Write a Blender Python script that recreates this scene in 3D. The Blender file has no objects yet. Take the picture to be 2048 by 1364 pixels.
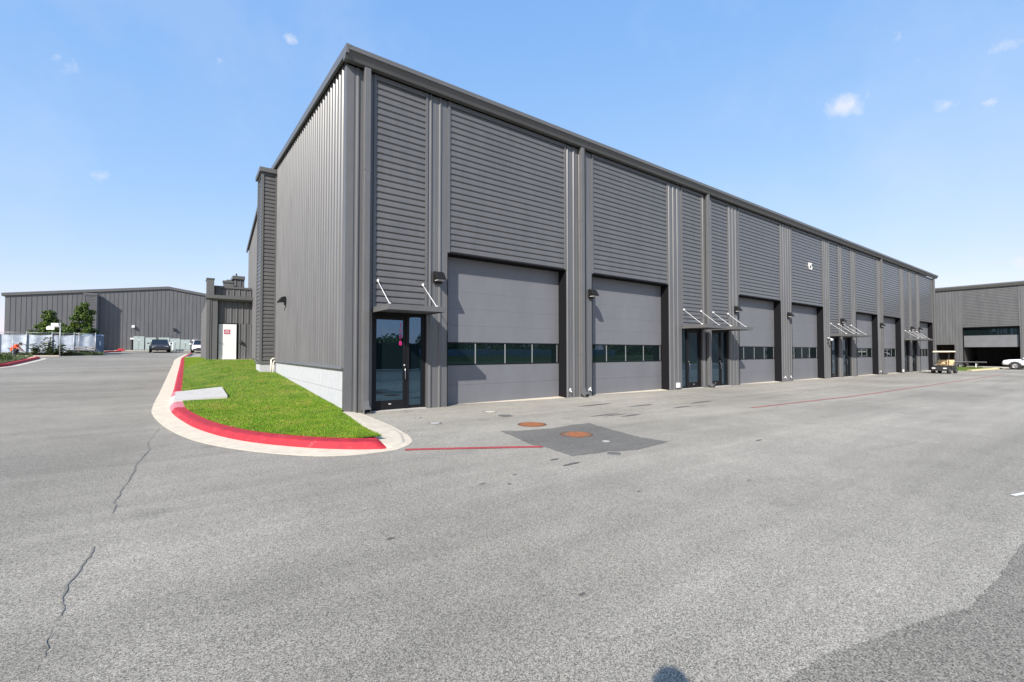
import bpy, bmesh, math, random
import numpy as np
from mathutils import Vector, Matrix
R = math.radians
random.seed(7)
sc = bpy.context.scene
C = sc.collection

# ------------------------------------------------------------------ camera, sky, sun, exposure
CAM = (-3.34, -11.96, 1.60)
HEAD = 54.07                                   # camera heading, degrees from +X towards +Y
cd = bpy.data.cameras.new('camera'); cam = bpy.data.objects.new('camera', cd); C.objects.link(cam)
cam.location = CAM
cam.rotation_euler = (R(90 + 1.402), 0, R(HEAD - 90))
cd.sensor_width = 36; cd.lens = 899 / 2048 * 36
cd.clip_start = 0.05; cd.clip_end = 6000
sc.camera = cam

SUN_EL = 35.5; SUN_AZ = 55.5                   # shadows run SUN_AZ degrees from +Y towards +X
tosun = Vector((-math.sin(R(SUN_AZ)) * math.cos(R(SUN_EL)), -math.cos(R(SUN_AZ)) * math.cos(R(SUN_EL)), math.sin(R(SUN_EL))))
w = bpy.data.worlds.new('World'); sc.world = w; w.use_nodes = True
nt = w.node_tree; nt.nodes.clear()
wo = nt.nodes.new('ShaderNodeOutputWorld'); bg = nt.nodes.new('ShaderNodeBackground')
sky = nt.nodes.new('ShaderNodeTexSky'); sky.sky_type = 'NISHITA'; sky.sun_disc = False
sky.sun_elevation = R(SUN_EL); sky.sun_rotation = R(180 + SUN_AZ)
sky.air_density = 1.0; sky.dust_density = 0.35; sky.ozone_density = 3.0; sky.altitude = 100
bg.inputs['Strength'].default_value = 0.15
SKYMIX = None
def clouds():
    """small fair-weather wisps spread over the whole sky, by direction"""
    tc = nt.nodes.new('ShaderNodeTexCoord')
    def noise(scale, detail, rough):
        n = nt.nodes.new('ShaderNodeTexNoise'); n.inputs['Scale'].default_value = scale
        n.inputs['Detail'].default_value = detail; n.inputs['Roughness'].default_value = rough
        nt.links.new(tc.outputs['Generated'], n.inputs['Vector']); return n
    def math_(op, a, b=None):
        m = nt.nodes.new('ShaderNodeMath'); m.operation = op
        for i, v in enumerate((a, b)):
            if v is None: continue
            if isinstance(v, (int, float)): m.inputs[i].default_value = v
            else: nt.links.new(v, m.inputs[i])
        return m.outputs[0]
    n1 = noise(34, 6, .62); n2 = noise(9, 3, .5)
    total = None
    # (azimuth from +X, elevation, angular size, strength)
    for az, el, s, k in CLOUDS:
        d = (math.cos(R(el)) * math.cos(R(az)), math.cos(R(el)) * math.sin(R(az)), math.sin(R(el)))
        v = nt.nodes.new('ShaderNodeVectorMath'); v.operation = 'SUBTRACT'; v.inputs[1].default_value = d
        nt.links.new(tc.outputs['Generated'], v.inputs[0])
        sc_ = nt.nodes.new('ShaderNodeVectorMath'); sc_.operation = 'MULTIPLY'; sc_.inputs[1].default_value = (1, 1, 1.5)
        nt.links.new(v.outputs[0], sc_.inputs[0])
        ln = nt.nodes.new('ShaderNodeVectorMath'); ln.operation = 'LENGTH'; nt.links.new(sc_.outputs[0], ln.inputs[0])
        m = math_('MAXIMUM', math_('SUBTRACT', 1.0, math_('DIVIDE', ln.outputs['Value'], s)), 0.0)
        m = math_('MULTIPLY', m, k)
        total = m if total is None else math_('MAXIMUM', total, m)
    q = math_('SUBTRACT', math_('ADD', total, math_('MULTIPLY', n1.outputs['Fac'], 1.35)), .98)
    q = math_('MULTIPLY', q, math_('MINIMUM', math_('MULTIPLY', total, 4.0), 1.0))
    q = math_('MINIMUM', math_('MAXIMUM', math_('MULTIPLY', q, 1.3), 0.0), .8)
    n3 = noise(2.6, 7, .6)                                        # thin high veil, everywhere
    veil = math_('MULTIPLY', math_('MAXIMUM', math_('SUBTRACT', n3.outputs['Fac'], .46), 0.0), .75)
    q = math_('MAXIMUM', q, veil)
    mix = nt.nodes.new('ShaderNodeMixRGB'); nt.links.new(q, mix.inputs['Fac'])
    # soften the clear-sky gradient as a hazy, bright day does: one curve per channel for the whole dome
    sp = nt.nodes.new('ShaderNodeSeparateColor'); cb = nt.nodes.new('ShaderNodeCombineColor'); nt.links.new(sky.outputs[0], sp.inputs[0])
    for i, (k, x0, p) in enumerate(((1.06, .97, .72), (1.95, 1.71, .44), (3.5, 3.14, .18))):
        nt.links.new(math_('MULTIPLY', math_('POWER', math_('DIVIDE', sp.outputs[i], x0), p), k), cb.inputs[i])
    nt.links.new(cb.outputs[0], mix.inputs['Color1']); mix.inputs['Color2'].default_value = (3.3, 3.4, 3.7, 1)
    nt.links.new(mix.outputs[0], bg.inputs['Color'])
# azimuth, elevation, size, strength: ten in view and others all around
CLOUDS = [(16.8, 24.0, .050, .9), (9.6, 21.7, .032, .65), (7.0, 21.0, .022, .5), (5.6, 25.0, .034, .65), (80.7, 32.2, .021, .75), (12.9, 28.2, .022, .5), (11.6, 25.9, .020, .45),
          (87.6, 28.8, .024, .5), (98.4, 24.3, .036, .45), (99.8, 25.0, .022, .4), (96.8, 16.2, .030, .5), (5.4, 7.5, .03, .6),
          (150, 25, .06, .9), (200, 18, .05, .8), (240, 30, .07, .9), (290, 22, .05, .8), (330, 27, .06, .9), (180, 45, .05, .7), (310, 40, .04, .6)]
clouds()
nt.links.new(bg.outputs[0], wo.inputs['Surface'])

sd = bpy.data.lights.new('sun', 'SUN'); sun = bpy.data.objects.new('sun', sd); C.objects.link(sun)
sd.energy = 4.0; sd.angle = R(0.55); sd.color = (1.0, .94, .85)
sun.rotation_euler = tosun.to_track_quat('Z', 'Y').to_euler(); sun.location = (-20, -20, 30)
sc.view_settings.view_transform = 'Standard'; sc.view_settings.look = 'None'
sc.view_settings.gamma = 1; sc.view_settings.use_curve_mapping = False
sc.view_settings.exposure = 0.85
sc.render.engine = 'CYCLES'

# ------------------------------------------------------------------ mesh helpers
class MB:
    def __init__(s): s.v = []; s.f = []; s.m = []; s.sm = []
    def face(s, pts, m=0, smooth=False):
        b = len(s.v); s.v += [tuple(p) for p in pts]; s.f.append(tuple(range(b, b + len(pts)))); s.m.append(m); s.sm.append(smooth)
    def add(s, vs, fs, m=0, smooth=False):
        b = len(s.v); s.v += [tuple(p) for p in vs]
        for f in fs: s.f.append(tuple(b + i for i in f)); s.m.append(m); s.sm.append(smooth)
    def box(s, x0, x1, y0, y1, z0, z1, m=0):
        v = [(x0,y0,z0),(x1,y0,z0),(x1,y1,z0),(x0,y1,z0),(x0,y0,z1),(x1,y0,z1),(x1,y1,z1),(x0,y1,z1)]
        s.add(v, [(0,3,2,1),(4,5,6,7),(0,1,5,4),(1,2,6,5),(2,3,7,6),(3,0,4,7)], m); return s
    def prism(s, poly, axis, a, b, m=0):
        """poly: 2D points; axis 0: (y,z) along x; 1: (x,z) along y; 2: (x,y) along z"""
        def P(p, t): return (t, p[0], p[1]) if axis == 0 else (p[0], t, p[1]) if axis == 1 else (p[0], p[1], t)
        n = len(poly); v = [P(p, a) for p in poly] + [P(p, b) for p in poly]
        f = [tuple(range(n))[::-1], tuple(range(n, 2*n))] + [(i, (i+1) % n, n + (i+1) % n, n + i) for i in range(n)]
        s.add(v, f, m); return s
    def tube(s, pts, r, n=8, m=0, cap=True):
        pts = [Vector(p) for p in pts]; rs = r if isinstance(r, (list, tuple)) else [r] * len(pts)
        rings = []
        for i, p in enumerate(pts):
            t = (pts[min(i+1, len(pts)-1)] - pts[max(i-1, 0)]).normalized()
            u = t.cross(Vector((0,0,1))) if abs(t.z) < .95 else t.cross(Vector((1,0,0)))
            u.normalize(); w_ = t.cross(u)
            rings.append([p + (u * math.cos(2*math.pi*k/n) + w_ * math.sin(2*math.pi*k/n)) * rs[i] for k in range(n)])
        v = [q for rg in rings for q in rg]
        f = [(i*n+k, i*n+(k+1) % n, (i+1)*n+(k+1) % n, (i+1)*n+k) for i in range(len(pts)-1) for k in range(n)]
        s.add(v, f, m, True)
        if cap: s.add(rings[0], [tuple(range(n))[::-1]], m); s.add(rings[-1], [tuple(range(n))], m)
        return s
    def lathe(s, prof, axis_pt, axis='z', n=16, m=0, smooth=True):
        """prof: (r, h)"""
        ax = Vector(axis_pt); v = []
        for r, h in prof:
            for k in range(n):
                c_, s_ = r * math.cos(2*math.pi*k/n), r * math.sin(2*math.pi*k/n)
                v.append(ax + Vector((c_, s_, h) if axis == 'z' else (c_, h, s_) if axis == 'y' else (h, c_, s_)))
        f = [(i*n+k, i*n+(k+1) % n, (i+1)*n+(k+1) % n, (i+1)*n+k) for i in range(len(prof)-1) for k in range(n)]
        s.add(v, f, m, smooth); return s
    def loft(s, secs, m=0, smooth=False, cap=True):
        n = len(secs[0]); v = [p for sec in secs for p in sec]
        f = [(i*n+k, i*n+(k+1) % n, (i+1)*n+(k+1) % n, (i+1)*n+k) for i in range(len(secs)-1) for k in range(n)]
        s.add(v, f, m, smooth)
        if cap: s.add(secs[0], [tuple(range(n))[::-1]], m); s.add(secs[-1], [tuple(range(n))], m)
        return s
    def mesh(s, name, mats):
        me = bpy.data.meshes.new(name); me.from_pydata(s.v, [], s.f)
        for m_ in (mats if isinstance(mats, (list, tuple)) else [mats]): me.materials.append(m_)
        me.polygons.foreach_set('material_index', s.m); me.polygons.foreach_set('use_smooth', s.sm)
        bm = bmesh.new(); bm.from_mesh(me)
        if any(s.sm): bmesh.ops.remove_doubles(bm, verts=bm.verts, dist=1e-5)
        bmesh.ops.recalc_face_normals(bm, faces=bm.faces); bm.to_mesh(me); bm.free()
        return me
def link(name, me, parent=None, loc=None, rotz=None):
    o = bpy.data.objects.new(name, me); C.objects.link(o)
    if parent is not None: o.parent = parent
    if loc is not None: o.location = loc
    if rotz is not None: o.rotation_euler = (0, 0, rotz)
    return o
def obj(name, mb, mats, parent=None, loc=None, rotz=None): return link(name, mb.mesh(name, mats), parent, loc, rotz)
def tag(o, label, cat, group=None):
    o['label'] = label; o['category'] = cat
    if group: o['group'] = group
    return o
def thing(name, label, cat, loc=(0,0,0), rotz=0, group=None):
    return tag(link(name, None, None, loc, rotz), label, cat, group)
def struct(o): o['kind'] = 'structure'; return o
def stuff(o): o['kind'] = 'stuff'; return o
def bevel(o, wd=.01, seg=2):
    b = o.modifiers.new('bevel', 'BEVEL'); b.width = wd; b.segments = seg; b.limit_method = 'ANGLE'; b.angle_limit = R(40); return o
def text_mesh(txt, size, depth, mat):
    cu = bpy.data.curves.new('text', 'FONT'); cu.body = txt; cu.size = size; cu.extrude = depth; cu.align_x = 'CENTER'; cu.align_y = 'CENTER'; cu.offset = 0
    o = bpy.data.objects.new('text', cu); C.objects.link(o)
    dg = bpy.context.evaluated_depsgraph_get(); dg.update()
    me = bpy.data.meshes.new_from_object(o.evaluated_get(dg)); bpy.data.objects.remove(o)
    me.materials.clear(); me.materials.append(mat); return me

# ------------------------------------------------------------------ materials
def mat(name, col, rough=.6, metal=0, spec=.5, var=0, vscale=3, bump=0, bscale=60, stretch=None, ior=None, coat=0):
    m = bpy.data.materials.new(name); m.use_nodes = True; n = m.node_tree; b = n.nodes['Principled BSDF']
    b.inputs['Base Color'].default_value = (*col, 1); b.inputs['Roughness'].default_value = rough; b.inputs['Metallic'].default_value = metal
    b.inputs['Specular IOR Level'].default_value = spec
    if ior: b.inputs['IOR'].default_value = ior
    if coat: b.inputs['Coat Weight'].default_value = coat; b.inputs['Coat Roughness'].default_value = .05
    geo = n.nodes.new('ShaderNodeNewGeometry'); src = geo.outputs['Position']
    if stretch:
        mp = n.nodes.new('ShaderNodeVectorMath'); mp.operation = 'MULTIPLY'; mp.inputs[1].default_value = stretch
        n.links.new(src, mp.inputs[0]); src = mp.outputs[0]
    if var:
        t = n.nodes.new('ShaderNodeTexNoise'); t.inputs['Scale'].default_value = vscale; t.inputs['Detail'].default_value = 6; t.inputs['Roughness'].default_value = .65
        n.links.new(src, t.inputs['Vector'])
        r = n.nodes.new('ShaderNodeMapRange'); r.inputs[1].default_value = .3; r.inputs[2].default_value = .7; r.inputs[3].default_value = 1 - var; r.inputs[4].default_value = 1 + var
        n.links.new(t.outputs['Fac'], r.inputs[0])
        mx = n.nodes.new('ShaderNodeVectorMath'); mx.operation = 'SCALE'; mx.inputs[0].default_value = col
        n.links.new(r.outputs[0], mx.inputs['Scale']); n.links.new(mx.outputs[0], b.inputs['Base Color'])
        r2 = n.nodes.new('ShaderNodeMapRange'); r2.inputs[1].default_value = .3; r2.inputs[2].default_value = .7; r2.inputs[3].default_value = max(.02, rough - .07); r2.inputs[4].default_value = rough + .07
        n.links.new(t.outputs['Fac'], r2.inputs[0]); n.links.new(r2.outputs[0], b.inputs['Roughness'])
    if bump:
        t2 = n.nodes.new('ShaderNodeTexNoise'); t2.inputs['Scale'].default_value = bscale; t2.inputs['Detail'].default_value = 3
        n.links.new(src, t2.inputs['Vector'])
        bp = n.nodes.new('ShaderNodeBump'); bp.inputs['Strength'].default_value = bump; bp.inputs['Distance'].default_value = .02
        n.links.new(t2.outputs['Fac'], bp.inputs['Height']); n.links.new(bp.outputs[0], b.inputs['Normal'])
    return m

def asphalt_mat(name, lo, hi, tint=(1, .925, .785), speck=175, big=True, contrast=1.55, lane=False):
    m = bpy.data.materials.new(name); m.use_nodes = True; n = m.node_tree; b = n.nodes['Principled BSDF']
    L = n.links.new; geo = n.nodes.new('ShaderNodeNewGeometry'); P = geo.outputs['Position']
    def vm(v): 
        q = n.nodes.new('ShaderNodeVectorMath'); q.operation = 'MULTIPLY'; q.inputs[1].default_value = v; L(P, q.inputs[0]); return q.outputs[0]
    def noise(vec, s, d=4, r=.6):
        t = n.nodes.new('ShaderNodeTexNoise'); t.inputs['Scale'].default_value = s; t.inputs['Detail'].default_value = d; t.inputs['Roughness'].default_value = r
        L(vec, t.inputs['Vector']); return t.outputs['Fac']
    def mr(x, a, c, d, e):
        q = n.nodes.new('ShaderNodeMapRange'); q.inputs[1].default_value = a; q.inputs[2].default_value = c; q.inputs[3].default_value = d; q.inputs[4].default_value = e; L(x, q.inputs[0]); return q.outputs[0]
    def mul(a, c):
        q = n.nodes.new('ShaderNodeMath'); q.operation = 'MULTIPLY'; L(a, q.inputs[0]); L(c, q.inputs[1]); return q.outputs[0]
    flat = vm((1, 1, 0))
    vo = n.nodes.new('ShaderNodeTexVoronoi'); vo.inputs['Scale'].default_value = speck; L(flat, vo.inputs['Vector'])
    sep = n.nodes.new('ShaderNodeSeparateColor'); L(vo.outputs['Color'], sep.inputs[0])
    grain = mr(sep.outputs[0], 0, 1, 1 - .42 * contrast, 1 + .42 * contrast)
    fine = mr(noise(flat, 40, 5, .7), .3, .7, .88, 1.12)
    tot = mul(grain, fine)
    # mid-scale mottling, drag streaks along the drive, large tone patches
    tot = mul(tot, mr(noise(flat, 1.6, 5, .6), .3, .7, .93, 1.07))
    tot = mul(tot, mr(noise(vm((.12, 1.6, 0)), 1.4, 5, .62), .32, .68, .90, 1.07))
    if big: tot = mul(tot, mr(noise(flat, .16, 3, .5), .32, .68, .84, 1.12))
    # sparse dark stains
    st = mr(noise(flat, .9, 2, .4), .66, .76, 1.0, .82); tot = mul(tot, st)
    # oil drips: sparse small dark spots
    v2 = n.nodes.new('ShaderNodeTexVoronoi'); v2.inputs['Scale'].default_value = .55; L(flat, v2.inputs['Vector'])
    s2 = n.nodes.new('ShaderNodeSeparateColor'); L(v2.outputs['Color'], s2.inputs[0])
    rad = mr(s2.outputs[1], .55, 1.0, 0.0, .05)
    dv = n.nodes.new('ShaderNodeMath'); dv.operation = 'SUBTRACT'; L(rad, dv.inputs[0]); L(v2.outputs['Distance'], dv.inputs[1])
    tot = mul(tot, mr(dv.outputs[0], -.01, .02, 1.0, .72))
    # worn wheel paths and dust swept along the drive
    tot = mul(tot, mr(noise(vm((.05, .45, 0)), 1.0, 4, .55), .36, .64, .90, 1.10))
    if lane:
        # the lane left of the long seam was laid earlier and is greyer
        sx = n.nodes.new('ShaderNodeSeparateXYZ'); L(P, sx.inputs[0])
        wob = n.nodes.new('ShaderNodeMath'); wob.operation = 'MULTIPLY_ADD'; L(noise(flat, 2.5, 3), wob.inputs[0]); wob.inputs[1].default_value = .12; L(sx.outputs[0], wob.inputs[2])
        tot = mul(tot, mr(wob.outputs[0], -4.0, -3.74, .92, 1.0)); tot = mul(tot, mr(sx.outputs[0], -5.0, 3.0, .90, 1.04))
    mid = (lo + hi) / 2
    cb = n.nodes.new('ShaderNodeVectorMath'); cb.operation = 'SCALE'; cb.inputs[0].default_value = [mid * t for t in tint]; L(tot, cb.inputs['Scale'])
    L(cb.outputs[0], b.inputs['Base Color']); b.inputs['Roughness'].default_value = .88; b.inputs['Specular IOR Level'].default_value = .3
    bp = n.nodes.new('ShaderNodeBump'); bp.inputs['Strength'].default_value = .35; bp.inputs['Distance'].default_value = .004
    L(vo.outputs['Distance'], bp.inputs['Height']); L(bp.outputs[0], b.inputs['Normal'])
    return m

def red_mat():
    m = mat('red_kerb_paint', (.50, .018, .035), .75, bump=.35, bscale=25); n = m.node_tree; b = n.nodes['Principled BSDF']
    geo = n.nodes.new('ShaderNodeNewGeometry')
    t = n.nodes.new('ShaderNodeTexNoise'); t.inputs['Scale'].default_value = 5; t.inputs['Detail'].default_value = 8; t.inputs['Roughness'].default_value = .7
    n.links.new(geo.outputs['Position'], t.inputs['Vector'])
    r = n.nodes.new('ShaderNodeValToRGB'); r.color_ramp.elements[0].position = .30; r.color_ramp.elements[0].color = (.24, .010, .022, 1)
    r.color_ramp.elements[1].position = .60; r.color_ramp.elements[1].color = (.42, .014, .026, 1)
    e = r.color_ramp.elements.new(.66); e.color = (.36, .05, .06, 1); e = r.color_ramp.elements.new(.72); e.color = (.42, .33, .29, 1); e = r.color_ramp.elements.new(.22); e.color = (.10, .03, .04, 1)
    n.links.new(t.outputs['Fac'], r.inputs[0]); n.links.new(r.outputs[0], b.inputs['Base Color'])
    return m

def pane_mat(name, col, ior):
    m = mat(name, col, .015, ior=ior); b = m.node_tree.nodes['Principled BSDF']; b.inputs['Specular Tint'].default_value = (.42, .70, 1.0, 1)   # blue solar coating
    n = m.node_tree; geo = n.nodes.new('ShaderNodeNewGeometry')       # slight waviness of tempered glass
    t = n.nodes.new('ShaderNodeTexNoise'); t.inputs['Scale'].default_value = 1.8; t.inputs['Detail'].default_value = 1
    n.links.new(geo.outputs['Position'], t.inputs['Vector'])
    bp = n.nodes.new('ShaderNodeBump'); bp.inputs['Strength'].default_value = .05; bp.inputs['Distance'].default_value = .02
    n.links.new(t.outputs['Fac'], bp.inputs['Height']); n.links.new(bp.outputs[0], b.inputs['Normal'])
    return m

M = dict(
    clad=mat('charcoal_ribbed_steel', (.112, .113, .117), .40, var=.11, vscale=2.2, spec=.6, bump=.07, bscale=1.6, stretch=(1, 1, .16)),
    slat=mat('charcoal_siding_steel', (.106, .104, .105), .33, var=.10, vscale=2.0, stretch=(1, 1, .22), spec=.6, bump=.03, bscale=2),
    trim=mat('charcoal_trim_steel', (.112, .113, .116), .45, var=.06, vscale=2),
    eave=mat('eave_trim_steel', (.108, .108, .109), .42, var=.05, vscale=1),
    roof=mat('roof_steel', (.2, .2, .2), .5),
    core=mat('wall_backing', (.05, .05, .052), .8),
    gdoor=mat('garage_door_grey', (.148, .152, .165), .5, var=.07, vscale=1.6, bump=.05, bscale=180, stretch=(1, 1, .35)),
    black=mat('black_anodised', (.010, .010, .012), .45, spec=.2),
    seal=mat('black_reveal', (.010, .010, .012), .8, spec=.08),
    glass=pane_mat('tinted_glass', (.005, .010, .012), 2.6),
    gglass=pane_mat('door_band_glass', (.006, .011, .011), 2.0),
    alu=mat('mullion_aluminium', (.38, .38, .37), .4, metal=.6),
    white=mat('white_galvanised', (.75, .75, .76), .35),
    steel=mat('stainless', (.55, .55, .56), .28, metal=1),
    block=mat('white_block', (.44, .45, .47), .85, var=.06, vscale=4, bump=.15, bscale=40),
    mortar=mat('mortar', (.45, .45, .45), .9),
    conc=mat('pale_concrete', (.57, .50, .395), .85, var=.13, vscale=4.5, bump=.15, bscale=60),
    padc=mat('pad_concrete', (.44, .425, .405), .85, var=.10, vscale=3, bump=.15, bscale=50),
    conc2=mat('grey_concrete', (.42, .40, .37), .85, var=.12, vscale=2.5, bump=.15, bscale=50),
    red=red_mat(),
    pink=mat('faded_red_paint', (.50, .16, .19), .7, var=.3, vscale=6),
    line=mat('worn_red_line', (.36, .05, .055), .7, var=.35, vscale=9),
    line2=mat('faded_red_line', (.31, .105, .095), .8, var=.35, vscale=4),
    wline=mat('white_road_paint', (.66, .66, .64), .7, var=.12, vscale=12),
    asph=asphalt_mat('weathered_asphalt', .275, .31, lane=True),
    asph2=asphalt_mat('dark_patch_asphalt', .145, .165, tint=(1, .95, .86), speck=160),
    asph3=asphalt_mat('coarse_asphalt', .185, .205, tint=(1, .93, .79), speck=150, contrast=1.6),
    tar=mat('tar_smear', (.105, .10, .092), .8, var=.3, vscale=14),
    crack=mat('asphalt_crack', (.175, .165, .142), .95, var=.3, vscale=9),
    soil=mat('dry_soil', (.16, .12, .07), .95, var=.3, vscale=3),
    turf=mat('lawn_turf', (.075, .135, .010), .95, var=.35, vscale=3.5),
    field=mat('field_grass', (.075, .10, .022), .95, var=.3, vscale=.6),
    rust2=mat('dark_rust', (.13, .062, .035), .9, var=.3, vscale=20),
    rust=mat('rusty_iron', (.25, .095, .042), .9, var=.45, vscale=22, bump=.4, bscale=60),
    iron=mat('grey_iron', (.13, .125, .12), .7, var=.2, vscale=20),
    dark=mat('dark_void', (.012, .012, .013), .8),
    tyre=mat('tyre_rubber', (.018, .018, .019), .8),
    rim=mat('alloy_rim', (.55, .55, .56), .3, metal=.8),
    carw=mat('white_car_paint', (.74, .75, .76), .3, coat=.6),
    card=mat('dark_car_paint', (.022, .022, .026), .28, coat=.7),
    carglass=mat('car_glass', (.010, .011, .012), .06, ior=1.42),
    lampblack=mat('lamp_black', (.009, .009, .010), .6, spec=.3),
    plastic=mat('black_plastic', (.02, .02, .021), .55),
    cream=mat('cream_vinyl', (.62, .47, .27), .55, var=.06, vscale=8),
    croof=mat('cream_roof', (.72, .62, .46), .45),
    lamp_r=mat('red_lamp', (.35, .01, .01), .25),
    lamp_w=mat('clear_lamp', (.7, .7, .68), .15),
    cab=mat('grey_green_enamel', (.36, .42, .40), .5, var=.05, vscale=2),
    screen=mat('white_fence_screen', (.40, .45, .52), .8, var=.28, vscale=2.2),
    blue=mat('blue_grey_plastic', (.15, .20, .26), .5, var=.08, vscale=2),
    galv=mat('galvanised_post', (.36, .37, .37), .45, metal=.4),
    orange=mat('orange_shirt', (.85, .09, .02), .8, var=.12, vscale=14),
    skin=mat('skin', (.32, .17, .10), .6),
    cloth=mat('dark_cloth', (.03, .035, .05), .85),
    hat=mat('dark_cap', (.03, .028, .026), .8),
    bark=mat('bark', (.12, .09, .06), .95, var=.25, vscale=12),
    leafA=mat('leaf_green', (.085, .135, .018), .6), leafB=mat('leaf_dark', (.040, .075, .012), .6),
    weed=mat('weed_leaf', (.050, .080, .026), .65), weed2=mat('weed_dry', (.16, .15, .05), .75),
    magenta=mat('magenta_vinyl', (.75, .03, .24), .5),
    sign=mat('red_sign', (.42, .02, .08), .5), paint=mat('white_door_paint', (.74, .74, .74), .45, var=.02, vscale=3),
    num=mat('white_number', (.82, .82, .82), .5),
    pvc=mat('cream_pvc', (.62, .58, .50), .45),
    fscreen=mat('dark_fence_screen', (.016, .02, .018), .9),
    clear=mat('sign_white', (.72, .73, .74), .6),
    yel=mat('straw_kerb', (.62, .55, .30), .85, var=.08, vscale=2),
    brown=mat('brown_interior', (.05, .03, .018), .8),
)
def grass_mat(name, stops, scale):
    m = mat(name, stops[1], .7, spec=.25); n = m.node_tree; b = n.nodes['Principled BSDF']
    geo = n.nodes.new('ShaderNodeNewGeometry'); t = n.nodes.new('ShaderNodeTexNoise'); t.inputs['Scale'].default_value = scale; t.inputs['Detail'].default_value = 5; t.inputs['Roughness'].default_value = .7
    n.links.new(geo.outputs['Position'], t.inputs['Vector']); r = n.nodes.new('ShaderNodeValToRGB')
    for e, (p, c) in zip((r.color_ramp.elements[0], r.color_ramp.elements[1]), ((.34, stops[0]), (.68, stops[2]))): e.position = p; e.color = (*c, 1)
    e = r.color_ramp.elements.new(.5); e.color = (*stops[1], 1)
    n.links.new(t.outputs['Fac'], r.inputs[0]); n.links.new(r.outputs[0], b.inputs['Base Color']); return m
M['turf'] = grass_mat('lawn_turf', ((.050, .095, .008), (.095, .155, .012), (.20, .19, .05)), 1.6)
M['blade'] = grass_mat('grass_blade', ((.095, .205, .009), (.148, .275, .012), (.26, .275, .04)), 1.6)
M['blade2'] = mat('grass_blade_dry', (.24, .24, .06), .75)
M['leafA'].node_tree.nodes['Principled BSDF'].inputs['Specular IOR Level'].default_value = .25

# ------------------------------------------------------------------ terrain
def smooth(t): t = min(max(t, 0), 1); return t * t * (3 - 2 * t)
def gz(x, y):
    """height of the paving: falls gently along the front, climbs behind the left corner"""
    z = -.005 * min(max(x, 0), 60)
    k = smooth((6 - x) / 6)
    return z + k * .03 * min(max(y, 0), 60)
def bank(x, y):
    """lawn between the kerb and the side wall"""
    t = smooth((x + 3.35) / 3.0); wall = .13 + .052 * max(y, 0) if y < 20 else .13 + 1.04 + .012 * (y - 20)
    return (gz(-3.4, y) + .125) * (1 - t) + max(wall - .06, gz(-3.4, y) + .02 if y < 1.5 else -9) * t if y > 0 else .115 + .02 * math.sin(x * 2) * 0

def sheet(name, xs, ys, zf, m):
    xs = list(xs); ys = list(ys); nx, ny = len(xs), len(ys)
    v = [(x, y, zf(x, y)) for y in ys for x in xs]
    f = [(j*nx+i, j*nx+i+1, (j+1)*nx+i+1, (j+1)*nx+i) for j in range(ny-1) for i in range(nx-1)]
    me = bpy.data.meshes.new(name); me.from_pydata(v, [], f); me.materials.append(m)
    me.polygons.foreach_set('use_smooth', [True] * len(f)); return link(name, me)
axx = sorted(set([-2500, -900, -300, -120, -60] + [x * 2.0 for x in range(-20, 45)] + [x*.75 for x in range(-4, 10)] + [100, 150, 300, 900, 2500]))
ayy = sorted(set([-2500, -900, -300, -120, -60, -40] + [y * 2.0 for y in range(-15, 36)] + [80, 120, 300, 900, 2500]))
struct(sheet('asphalt_ground', axx, ayy, gz, M['asph']))
# open grass field behind the camera, past the drive, and the land beyond the plots
def flat_poly(name, pts, dz, m, sub=0):
    mb = MB(); mb.face([(x, y, gz(x, y) + dz) for x, y in pts]); return obj(name, mb, m)
struct(sheet('field', [-2400, -200, -60, -20, 10, 40, 80, 200, 2400], [-2400, -400, -120, -60, -30.5], lambda x, y: gz(x, y) + .012, M['field']))
struct(sheet('meadow', [-2400, -400, -120, -60, -30.0], [-30.4, 0, 20, 40, 60, 75], lambda x, y: gz(x, y) + .012, M['field']))
struct(sheet('back_field', [-2400, -300, -60, 0, 60, 300, 2400], [76, 120, 400, 2400], lambda x, y: gz(x, y) + .012, M['field']))

def blob(name, pts, dz, m, rough=.03, n=6, seed=1):
    """an irregular flat shape whose outline is broken up between the given corners"""
    rnd = random.Random(seed); out = []
    for i, p in enumerate(pts):
        q = pts[(i+1) % len(pts)]
        for k in range(n):
            t = k / n; j = rough if k else 0
            out.append((p[0] + (q[0]-p[0])*t + rnd.uniform(-j, j), p[1] + (q[1]-p[1])*t + rnd.uniform(-j, j)))
    mb = MB(); mb.face([(x, y, gz(x, y) + dz) for x, y in out]); me = mb.mesh(name, m)
    bm = bmesh.new(); bm.from_mesh(me); bmesh.ops.triangulate(bm, faces=bm.faces); bm.to_mesh(me); bm.free()
    return link(name, me)
struct(blob('asphalt_patch', [(1.86,-4.38),(1.70,-5.1),(1.53,-5.79),(1.59,-6.06),(1.5,-6.87),(2.2,-6.93),(2.69,-7.14),(3.38,-7.07),(3.73,-7.01),(3.65,-6.47),(3.83,-5.65),(4.02,-4.96),(4.14,-4.65),(3.6,-4.62),(2.95,-4.75),(2.28,-4.58)], .004, M['asph2'], .02, 8, 3))
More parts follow.
